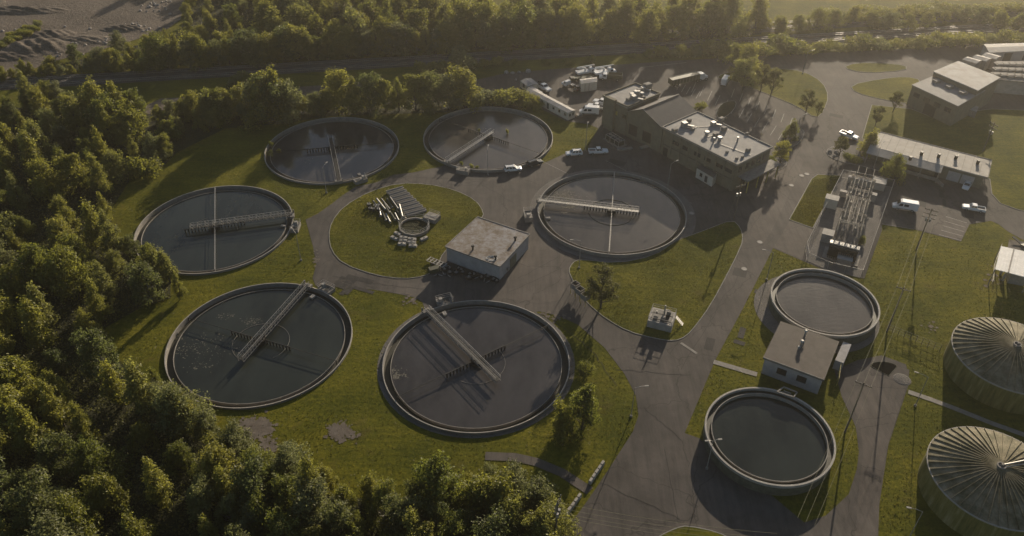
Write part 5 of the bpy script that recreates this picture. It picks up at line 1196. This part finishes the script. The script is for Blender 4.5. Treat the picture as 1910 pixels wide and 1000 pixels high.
# ================================================================== VEGETATION
def leaf(mb, p, n_, s, rr):
    """one curled leaf cluster: a bent rhombus"""
    x = n_.orthogonal().normalized(); y = n_.cross(x); a = rr.uniform(0, 2 * PI); u = x * math.cos(a) + y * math.sin(a); v = n_.cross(u); k = len(mb.v); w = rr.uniform(.5, .85)
    mb.v += [tuple(p - u * s), tuple(p - v * s * w + n_ * s * .25), tuple(p + u * s), tuple(p + v * s * w + n_ * s * .25)]; mb.f += [(k, k + 1, k + 2), (k, k + 2, k + 3)]; mb.m += [0, 0]
def make_tree(seed, h, r, shape, nleaf, ls, name, leafm, barkm=None, loc=(0, -500, 0), gap=0):
    rr = random.Random(seed); barkm = barkm or BARK; t = thing(name, '', 'tree', loc); tr = MB(); pts = [Vector((0, 0, -.3))]
    for k in range(1, 6): pts.append(Vector((rr.gauss(0, .05) * k, rr.gauss(0, .05) * k, h * .86 * k / 5)))
    r0 = h * .017 + .05
    for k in range(5): tr.tube(pts[k], pts[k + 1], r0 * (1 - k / 5.6), 7, r0 * (1 - (k + 1) / 5.6))
    lobes = []
    if shape == 'broad':
        n_ = rr.randint(19, 25); tops = rr.randint(2, 4); ta = [rr.uniform(0, 2 * PI) for _ in range(tops)]
        for k in range(n_):
            u = (k + .5) / n_; z = h * (.13 + .72 * u); rad = r * (1.1 - .75 * abs(u - .25) ** 1.3 - .5 * u) * rr.uniform(.35, 1.1); a = k * 2.4 + rr.uniform(-.7, .7); q = r * rr.uniform(.2, .4) * (1.1 - .4 * u)
            lobes.append((Vector((math.cos(a) * rad * .88, math.sin(a) * rad * .88, z + rr.gauss(0, .04) * h)), q, q * rr.uniform(.8, 1.35)))
        for k in range(tops):      # several uneven leaders
            w_ = r * rr.uniform(.2, .6); q = r * rr.uniform(.2, .32); lobes.append((Vector((math.cos(ta[k]) * w_, math.sin(ta[k]) * w_, h * rr.uniform(.76, .93))), q, q * rr.uniform(1.1, 1.6)))
    elif shape == 'poplar':
        n_ = rr.randint(12, 15)
        for k in range(n_):
            u = (k + .5) / n_; z = h * (.14 + .8 * u); wd = r * (1 - u) ** .75 * (.7 + .3 * math.sin(min(1, u * 4) * PI / 2)); a = k * 2.4 + rr.uniform(-.5, .5); q = max(.35, r * rr.uniform(.36, .5) * (1 - .6 * u))
            lobes.append((Vector((math.cos(a) * wd * .7, math.sin(a) * wd * .7, z)), q, q * 1.35))
        lobes.append((Vector((0, 0, h * .95)), r * .16, r * .5))
    elif shape == 'sparse':
        n_ = 26
        for k in range(n_):
            u = rr.random(); z = h * (.36 + .58 * u); rad = r * (1 - .5 * abs(u - .35)) * rr.uniform(.25, 1.0); a = k * 2.4; q = r * rr.uniform(.14, .27)
            lobes.append((Vector((math.cos(a) * rad * .85, math.sin(a) * rad * .85, z)), q, q * .8))
    else:
        n_ = rr.randint(6, 9)
        for k in range(n_): a = k * 2.4; rad = r * rr.uniform(.2, .75); q = r * rr.uniform(.3, .5); lobes.append((Vector((math.cos(a) * rad, math.sin(a) * rad, h * rr.uniform(.3, .7))), q, q * .85))
    for c, q, qz in lobes:
        z0 = max(.2, min(h * .8, c.z - c.to_2d().length * .9 - .4)); f = max(0, min(4.99, z0 / (h * .86) * 5)); k = int(f); a = lerp(pts[k], pts[k + 1], f - k); m_ = lerp(a, c, .55) + Vector((0, 0, -.25)); w = r0 * .42
        tr.tube(a, m_, w, 5, w * .6); tr.tube(m_, c, w * .6, 5, w * .2)
        for j in range(2): d_ = Vector((rr.gauss(0, 1), rr.gauss(0, 1), rr.uniform(0, 1))).normalized(); tr.tube(m_, m_ + d_ * q * 1.1, w * .3, 4, w * .08)
    cr = MB(); tot = sum(q * q for _, q, _ in lobes)
    for c, q, qz in lobes:
        nb = max(4, int(nleaf * q * q / tot / 9))
        for _ in range(nb):      # sprays of leaves round a twig end
            d_ = Vector((rr.gauss(0, 1), rr.gauss(0, 1), rr.gauss(.25, 1))).normalized(); rad = rr.uniform(.6, 1.28) if rr.random() < .86 else rr.uniform(.2, .6); e = c + Vector((d_.x * q, d_.y * q, d_.z * qz)) * rad
            for _ in range(9):
                p = e + Vector((rr.gauss(0, 1), rr.gauss(0, 1), rr.gauss(0, .8))) * ls * 1.25; n2 = (d_ + Vector((rr.gauss(0, .7), rr.gauss(0, .7), rr.gauss(.35, .6)))).normalized(); leaf(cr, p, n2, ls * rr.uniform(.55, 1.15), rr)
    cr.build('crown', leafm, t); tr.build('trunk', barkm, t); return t
PROTO = {'broad': [make_tree(s, h, r, 'broad', int(n * 1.15), .235, 'sage_broadleaf_tree' if s in (7, 8) else 'broadleaf_tree', LEAF3 if s in (7, 8) else LEAF, PALEBARK if s in (3, 7) else None) for s, h, r, n in ((1, 11, 4.2, 6200), (2, 10, 4.8, 6600), (3, 12.5, 4.2, 7000), (4, 9, 3.4, 5000), (5, 11.5, 3.4, 5600), (6, 8, 3.9, 5000), (7, 10.5, 4.2, 5200), (8, 9.5, 4.9, 6000))],  # all plain broadleaf trees; some take the darker sage-green leaves
         'poplar': [make_tree(s, h, r, 'poplar', int(n * 1.15), .215, 'poplar_tree', LEAF2) for s, h, r, n in ((11, 12, 2.5, 4200), (12, 13.5, 2.9, 4800), (13, 10, 2.2, 3600))],
         'sparse': [make_tree(s, h, r, 'sparse', n, .17, 'lawn_tree', LEAFDARK if s != 23 else LEAF2) for s, h, r, n in ((21, 10, 3.6, 5600), (22, 9, 3.4, 5000), (23, 8.5, 3.3, 5200))],
         'shrub': [make_tree(s, h, r, 'shrub', n, .18, 'shrub', LEAF) for s, h, r, n in ((31, 3.2, 2.2, 2200), (32, 2.4, 2.0, 1800), (33, 4.0, 2.3, 2400))]}
used = set(); TREES = []
CNT = {}
def plant(kind, p, h, label, group=None, wide=1.0, idx=None, cat=None):
    pr = PROTO[kind]; i = R_.randrange(len(pr)) if idx is None else idx; t = pr[i]
    base = {'broad': (11, 10, 12.5, 9, 11.5, 8, 10.5, 9.5), 'poplar': (12, 13.5, 10), 'sparse': (10, 9, 8.5), 'shrub': (3.2, 2.4, 4.0)}[kind][i]; s = h / base
    sc = (s * wide * R_.uniform(.92, 1.1), s * wide * R_.uniform(.92, 1.1), s); rz = R_.uniform(0, 2 * PI); z = 0
    if (kind, i) not in used:
        used.add((kind, i)); t.location = (p[0], p[1], z); t.rotation_euler.z = rz; t.scale = sc; t['label'] = label
        if group: t['group'] = group
    else:
        t = dup(t, (p[0], p[1], z), rz, sc, label, group or '')
        if not group: del t['group']
    t['category'] = cat or ('shrub' if kind == 'shrub' else 'tree'); CNT[kind] = CNT.get(kind, 0) + 1
    return t
def in_tank(x, y, d=2.5): return any((x - c[0]) ** 2 + (y - c[1]) ** 2 < (RT6 + d) ** 2 for c, _ in TANKS)
def scatter(poly, sp, seed, tries=9000):
    rr = random.Random(seed); xs = [p[0] for p in poly]; ys = [p[1] for p in poly]; out = []
    for _ in range(tries):
        x, y = rr.uniform(min(xs), max(xs)), rr.uniform(min(ys), max(ys))
        if pip(x, y, poly) and not in_tank(x, y) and all((x - a) ** 2 + (y - b) ** 2 > sp * sp for a, b in out): out.append((x, y))
    return out
WOODL = W([(-70, 1130), (-190, 700), (-150, 250), (-60, 205), (60, 200), (150, 225), (230, 262), (262, 300), (240, 340), (205, 395), (215, 455), (262, 500), (318, 528), (318, 556), (262, 575), (195, 612), (205, 660), (270, 715), (300, 760), (360, 815), (420, 850), (500, 900), (600, 925), (740, 935), (860, 945), (930, 960), (980, 1000), (1010, 1050), (1030, 1090), (1000, 1150), (400, 1220)])
MIX = (('broad', 'dense yellow-green broadleaf tree crowding the wood on the left and bottom edge', 'wood on the left and bottom edge', 'broadleaf_tree'), ('poplar', 'narrow pointed tree rising among the wood on the left and bottom edge', 'pointed trees of the left wood', 'poplar'))
for x, y in scatter(WOODL, 6.4, 3):
    near = y < 100; k = 1 if R_.random() < .24 else 0; kd, lab, grp, _ = MIX[k]
    plant(kd, (x, y), R_.uniform(5.5, 13) if k == 0 else R_.uniform(8, 15), lab, grp, 1.0)
for (px, py, h, kd) in ((318, 528, 9.5, 'poplar'), (300, 522, 8, 'broad'), (340, 556, 7.5, 'poplar'), (285, 505, 8, 'broad'), (345, 800, 9.5, 'broad'), (318, 775, 8, 'broad'), (392, 815, 7, 'broad'), (300, 740, 8, 'poplar'), (248, 470, 5, 'broad'), (1000, 965, 9, 'broad'), (1032, 990, 8, 'broad'), (955, 940, 8.5, 'broad'), (915, 925, 7.5, 'broad'), (1010, 1020, 10, 'broad'), (275, 330, 6.5, 'shrub')):
    plant(kd, G(px, py), h, MIX[1 if kd == 'poplar' else 0][1] if kd != 'shrub' else 'tall shrub at the wood edge left of the clarifiers', MIX[1 if kd == 'poplar' else 0][2] if kd != 'shrub' else None)
LOWW = W([(430, 850), (520, 895), (640, 918), (760, 925), (880, 932), (955, 955), (1000, 1020), (1020, 1060), (960, 1075), (480, 1075), (380, 960)])
for x, y in scatter(LOWW, 4.6, 31):
    plant('broad', (x, y), R_.uniform(6, 10.5), 'low bright tree of the thicket along the bottom edge below the grass', 'thicket along the bottom edge')
# trees between the clarifiers and the railway
NORTH = [(195, 240, 16, 'poplar'), (232, 238, 15, 'poplar'), (212, 250, 13, 'broad'), (175, 235, 12, 'broad'), (255, 226, 11, 'broad'), (92, 190, 7, 'broad'), (110, 192, 7, 'broad'), (140, 215, 8, 'broad'), (60, 205, 6, 'broad'), (20, 215, 6, 'broad'),
         (150, 250, 12, 'broad'), (120, 230, 9, 'broad'), (250, 262, 11, 'broad'), (300, 232, 7, 'broad'), (325, 222, 6.5, 'broad'), (345, 228, 7.5, 'broad'), (366, 222, 9, 'broad'), (392, 226, 9, 'broad'), (410, 222, 10, 'broad'), (430, 216, 9, 'broad'), (452, 214, 11, 'broad'),
         (476, 220, 12, 'broad'), (500, 222, 14.5, 'broad'), (522, 222, 17, 'poplar'), (515, 226, 15, 'broad'), (540, 222, 13, 'broad'), (565, 212, 7, 'broad'), (590, 212, 7, 'broad'), (612, 208, 8, 'broad'), (372, 245, 7, 'poplar'), (340, 252, 6, 'poplar'), (320, 262, 7, 'broad'), (310, 290, 7, 'broad'), (290, 300, 8, 'broad'), (400, 240, 6, 'broad')]
for px, py, h, kd in NORTH: plant(kd, G(px, py), h, 'tree in the shaded belt between the left clarifiers and the railway' if kd == 'broad' else 'tall pointed tree in the belt between the left clarifiers and the railway', 'belt between clarifiers and railway' if kd == 'broad' else 'pointed trees by the railway', 1.3 if kd == 'poplar' and h > 14 else 1.1)
ROW = [(640, 207, 13.5, 'broad', 'leftmost tree of the sunlit row behind the two far clarifiers'), (664, 210, 12, 'poplar', 'pointed tree, second from left in the sunlit row behind the far clarifiers'), (690, 206, 12.5, 'broad', 'third tree from left in the sunlit row behind the far clarifiers'),
       (720, 207, 12, 'broad', 'fourth tree from left in the sunlit row behind the far clarifiers'), (745, 207, 11, 'poplar', 'pointed tree in the middle of the sunlit row behind the far clarifiers'), (776, 206, 13.5, 'broad', 'broad tall tree right of the row middle behind the far clarifiers'),
       (800, 202, 12.5, 'broad', 'tree third from the right end of the sunlit row'), (838, 202, 12, 'broad', 'tree second from the right end of the sunlit row'), (866, 200, 14, 'broad', 'tall round tree at the right end of the sunlit row')]
for px, py, h, kd, lab in ROW: plant(kd, G(px, py), h, lab, 'sunlit row behind the far clarifiers', 1.15)
for px, py, h in ((905, 192, 4.5), (922, 190, 4), (940, 195, 4.5), (958, 192, 5), (972, 196, 5), (985, 200, 4), (885, 196, 4.5), (1000, 203, 3)): plant('shrub', G(px, py), h, 'bright shrub in the thicket between the sunlit row and the long trailer', 'thicket by the long trailer', 1.3)
# belt north of the railway
BELT = W([(-60, 172), (0, 153), (60, 146), (170, 130), (400, 117), (640, 104), (860, 94), (1060, 84), (1280, 75), (1420, 64), (1420, 48), (1300, 42), (1100, 44), (900, 46), (760, 38), (700, 24), (600, -14), (480, -30), (365, -10), (345, 40), (330, 62), (250, 86), (200, 96), (120, 120), (60, 138), (0, 148)])
for x, y in scatter(BELT, 8.2, 8):
    k = 1 if R_.random() < .2 else 0; kd = ('broad', 'poplar')[k]
    e = min(1, max(.4, (x + 145) / 60)); plant(kd, (x, y), R_.uniform(11, 16) * e, ('tree in the long belt beyond the railway', 'pointed tree in the long belt beyond the railway')[k], ('belt beyond the railway', 'pointed trees beyond the railway')[k], 1.2)
for q in range(62):
    px = lerp(-30, 1090, q / 61); plant('broad' if q % 5 else 'poplar', G(px, 155 - (px + 30) * .0612 - 6 + R_.uniform(-3, 1)), R_.uniform(7, 12) * (.42 if px < 170 else .7 if px < 300 else 1.1), ('tree along the near edge of the belt beyond the railway', 'pointed tree along the near edge of the belt beyond the railway')[0 if q % 5 else 1], ('near edge of the railway belt', 'pointed trees at the near edge of the railway belt')[0 if q % 5 else 1], 1.15)
for q in range(16): px = lerp(1420, 1930, q / 15); plant('broad', G(px, 52 + 8 * math.sin(q) - q * .5), R_.uniform(4.5, 7.5), 'hedge tree on the far side of the tracks at the upper right', 'hedge trees beyond the tracks', 1.5)
for q in range(26): px = lerp(1330, 1930, q / 25); plant('shrub', G(px, lerp(104, 78, q / 25) + 2 * math.sin(q * 2)), R_.uniform(3, 5.5), 'hedge shrub on the near side of the tracks at the upper right', 'hedge shrubs along the tracks', 1.5)
for q in range(15): px = lerp(1550, 1930, q / 14); plant('shrub', G(px, 34 - q * .9 + 1.5 * math.sin(q * 2)), R_.uniform(3, 5), 'far hedge shrub near the top right corner', 'far hedge at the top right', 1.9)
for px, py, h in ((860, 128, 7), (845, 130, 4), (905, 123, 3), (875, 126, 4), (925, 121, 3), (818, 132, 4.5), (790, 135, 4), (1020, 121, 2), (1055, 118, 2), (1100, 116, 2), (1060, 122, 2), (1234, 106, 4.5), (1260, 106, 3.5), (1278, 106, 3.5), (1295, 104, 4), (440, 160, 4), (450, 158, 3.5), (1210, 108, 2.5), (1180, 108, 2), (955, 122, 2.5)): plant('shrub', G(px, py), h, 'low bush on the near verge of the railway', 'bushes on the railway verge', 1.1)
for q in range(40): px = R_.uniform(-4, 72); plant('shrub', G(px, 86 - px * .52 + R_.uniform(-4, 10)), R_.uniform(1.3, 2.4), 'low green bush on the dirt heap at the top left', 'bushes on the dirt heap', 1.0)
for x, y in ((-95, 352), (-110, 356), (-80, 350), (-125, 350), (-140, 360), (-70, 356), (-150, 352)): plant('broad', (x, y), 12, 'tree beyond the dirt yard at the top edge', 'trees beyond the dirt yard', 1.3)
# single trees and bushes of the plant
for kd, px, py, h, wd, lab, i in (('sparse', 1120, 575, 11, 1.15, 'airy lawn tree between the clarifier and the valve platform', 0), ('broad', 1085, 800, 12.5, .85, 'dark tree at the right rim of the middle foreground clarifier', 4), ('broad', 1048, 815, 9, .8, 'dark bushy tree just left of the taller one by the foreground clarifier', 3),
        ('shrub', 1092, 700, 3.6, .9, 'small yellow-green bush on the shaded bank right of the foreground clarifier', 2), ('sparse', 1383, 173, 12, 1.1, 'airy tree on the oval lawn, leftmost of the tall ones', 2), ('broad', 1390, 145, 12, 1.25, 'tall pale tree at the far corner of the oval lawn', 0), ('sparse', 1418, 172, 9.5, 1.0, 'dark tree on the oval lawn, middle of the tall ones', 0),
        ('sparse', 1437, 180, 9.5, 1.0, 'dark tree on the oval lawn, rightmost of the tall ones', 1), ('sparse', 1503, 210, 7.5, 1.2, 'low dark tree near the right tip of the oval lawn', 0), ('sparse', 1524, 218, 5, .8, 'smallest dark tree at the right tip of the oval lawn', 1), ('broad', 1474, 258, 5.5, .9, 'round tree in the planted island at the parking lot', 5),
        ('sparse', 1454, 308, 7.5, 1.0, 'airy tree at the corner of the flat-roofed wing', 2), ('shrub', 1440, 306, 2, .8, 'shrub in the bed at the corner of the flat-roofed wing', 1), ('broad', 1616, 288, 7.5, .8, 'round green tree in front of the left end of the low office', 5), ('broad', 1663, 333, 7.5, .85, 'round yellow-green tree before the porch of the low office', 1),
        ('sparse', 1565, 291, 6, 1.1, 'dark spreading tree in the planting bed of the low office', 1), ('shrub', 1583, 300, 2.4, 1.3, 'dark hedge bush in the planting bed, left of two', 0), ('shrub', 1597, 304, 2.2, 1.2, 'dark hedge bush in the planting bed, right of two', 2), ('sparse', 1632, 235, 6.5, 1.0, 'tree on the lawn behind the left end of the low office', 0),
        ('sparse', 1665, 210, 7, .9, 'tree on the lawn left of the works building', 1), ('shrub', 1304, 205, 2.6, 1.0, 'yellow bush behind the gabled hall', 1), ('broad', 1370, 130, 9, 1.2, 'pale tree behind the far corner of the oval lawn', 2), ('shrub', 1606, 455, 2.2, .8, 'green bush growing inside the substation fence', 0)):
    plant(kd, G(px, py), h, lab, None, wd, i)
for k, (px, py, ti, h, wd) in enumerate(((506, 272, 0, 1.7, .7), (503, 290, 0, 1.5, .8), (520, 284, 0, 1.0, .8), (861, 307, 1, 1.3, .6), (880, 313, 1, 1.2, .7), (890, 314, 1, 1.2, .7), (946, 249, 1, 1.8, .4), (893, 245, 1, .9, .6))):
    zr = TANKS[ti][1]; p = G(px, py, zr - .6); o_ = plant('shrub', p, h, ('weed clump growing on the left rim of the clarifier with tree reflections', 'weed clump growing in the brown clarifier beside the white SUV')[ti], ('weeds in the reflecting clarifier', 'weeds in the brown clarifier')[ti], wd, cat='weeds'); o_.location.z = zr - .75
rr = random.Random(77)
# rough ground under the woods, and grass tufts on the lawns
def hull_sheet(nm, poly, z, m): struct(sheet(nm, poly, z, m))
hull_sheet('forest_floor', WOODL, .022, SOIL); hull_sheet('forest_floor', BELT, .03, SOIL)
hull_sheet('forest_floor', W([(60, 200), (120, 182), (250, 176), (262, 205), (300, 215), (420, 196), (470, 180), (620, 180), (900, 165), (1000, 200), (880, 208), (700, 214), (620, 216), (520, 232), (420, 240), (330, 285), (285, 330), (262, 300), (230, 262), (150, 225)]), .018, SOIL)
ug = MB()
for poly, n_ in ((WOODL, 26000), (BELT, 9000)):
    xs = [p[0] for p in poly]; ys = [p[1] for p in poly]; c_ = 0
    while c_ < n_:
        x, y = rr.uniform(min(xs), max(xs)), rr.uniform(min(ys), max(ys))
        if not pip(x, y, poly) or in_tank(x, y, .6): c_ += .2; continue
        hh = .4 + 1.1 * abs(math.sin(x * .35 + 1) * math.sin(y * .31)); 
        for _ in range(4): leaf(ug, Vector((x + rr.gauss(0, .4), y + rr.gauss(0, .4), rr.uniform(.05, hh))), Vector((rr.gauss(0, .6), rr.gauss(0, .6), 1)).normalized(), rr.uniform(.15, .3), rr)
        c_ += 1
tag(ug.build('undergrowth', LEAFLOW), 'leafy undergrowth below the wood', None, None, 'stuff')
gt = MB(); n_ = 0; SITE = W(SITE_PX); LAWNS = [smooth_poly(RING, 1), smooth_poly(G4, 1), W([(1516, 336), (1566, 329), (1515, 424), (1474, 410)])]
while n_ < 90000:
    if rr.random() < .3:
        q = LAWNS[rr.randrange(3)]; xs = [p[0] for p in q]; ys = [p[1] for p in q]; x, y = rr.uniform(min(xs), max(xs)), rr.uniform(min(ys), max(ys)); z = .1
        if not pip(x, y, q): continue
    else:
        x, y = rr.uniform(-105, 120), rr.uniform(78, 262); z = 0
        if pip(x, y, SITE) or pip(x, y, WOODL): continue
    if in_tank(x, y, .1) or (x - 69.9) ** 2 + (y - 138.6) ** 2 < 140 or (x - 48.2) ** 2 + (y - 100.3) ** 2 < 143: continue
    n_ += 1; a = rr.uniform(0, PI); w = rr.uniform(.08, .18); hh = rr.uniform(.03, .12) * (1 + .9 * max(0, math.sin(x * .21) * math.sin(y * .17))); k = len(gt.v); dx, dy = math.cos(a) * w, math.sin(a) * w; lx, ly = rr.gauss(0, .08), rr.gauss(0, .08)
    gt.v += [(x - dx, y - dy, z), (x + dx, y + dy, z), (x + lx, y + ly, z + hh)]; gt.f.append((k, k + 1, k + 2)); gt.m.append(0)
tag(gt.build('grass', BLADE), 'short yellow-green grass tufts over the lawns', None, None, 'stuff')

# ================================================================== LIGHT, SKY, HAZE, CAMERA
AZ, EL = math.radians(23), math.radians(16)
sd = Vector((math.sin(AZ) * math.cos(EL), math.cos(AZ) * math.cos(EL), math.sin(EL)))
L = bpy.data.lights.new('sun', 'SUN'); L.energy = SUN_E; L.angle = math.radians(.53); L.color = (1, .86, .66)
lo = bpy.data.objects.new('sun', L); C.objects.link(lo); lo.rotation_euler = sd.to_track_quat('Z', 'Y').to_euler(); lo.location = (100, 200, 200)
wd = bpy.data.worlds.new('World'); SC.world = wd; wd.use_nodes = True; nt = wd.node_tree
sk = nt.nodes.new('ShaderNodeTexSky'); sk.sky_type = 'NISHITA'; sk.sun_disc = False; sk.sun_elevation = EL; sk.sun_rotation = AZ
sk.air_density = 1; sk.dust_density = 1; sk.ozone_density = 1.3
nt.links.new(sk.outputs[0], nt.nodes['Background'].inputs[0]); nt.nodes['Background'].inputs[1].default_value = SKY_S
if HAZE > 0:
    hb = MB(); hb.box((0, 245, 61), (1300, 850, 126))
    m = bpy.data.materials.new('haze_mat'); m.use_nodes = True; n = m.node_tree; n.nodes.clear()
    out = n.nodes.new('ShaderNodeOutputMaterial'); v = n.nodes.new('ShaderNodeVolumePrincipled')
    v.inputs['Color'].default_value = (.94, .89, .82, 1); v.inputs['Density'].default_value = HAZE; v.inputs['Anisotropy'].default_value = HAZE_G
    n.links.new(v.outputs[0], out.inputs['Volume'])
    ho = hb.build('haze', m); ho['kind'] = 'stuff'
cam = bpy.data.cameras.new('camera'); co = bpy.data.objects.new('camera', cam); C.objects.link(co); SC.camera = co
cam.sensor_width = 36; cam.lens = 36 * F / 1910; cam.clip_end = 4000; cam.clip_start = 1
M = Matrix((RT, UP, -FW)).transposed().to_4x4(); M.translation = Vector((0, 0, CH)); co.matrix_world = M
SC.view_settings.view_transform = 'Standard'; SC.view_settings.look = 'None'; SC.view_settings.exposure = EXPO; SC.view_settings.gamma = 1
SC.cycles.use_denoising = True
try: SC.cycles.denoiser = 'OPENIMAGEDENOISE'
except Exception: pass
SC.cycles.max_bounces = 6; SC.cycles.diffuse_bounces = 3; SC.cycles.transmission_bounces = 4; SC.cycles.volume_bounces = 1; SC.cycles.transparent_max_bounces = 12
SC.cycles.volume_step_rate = 4
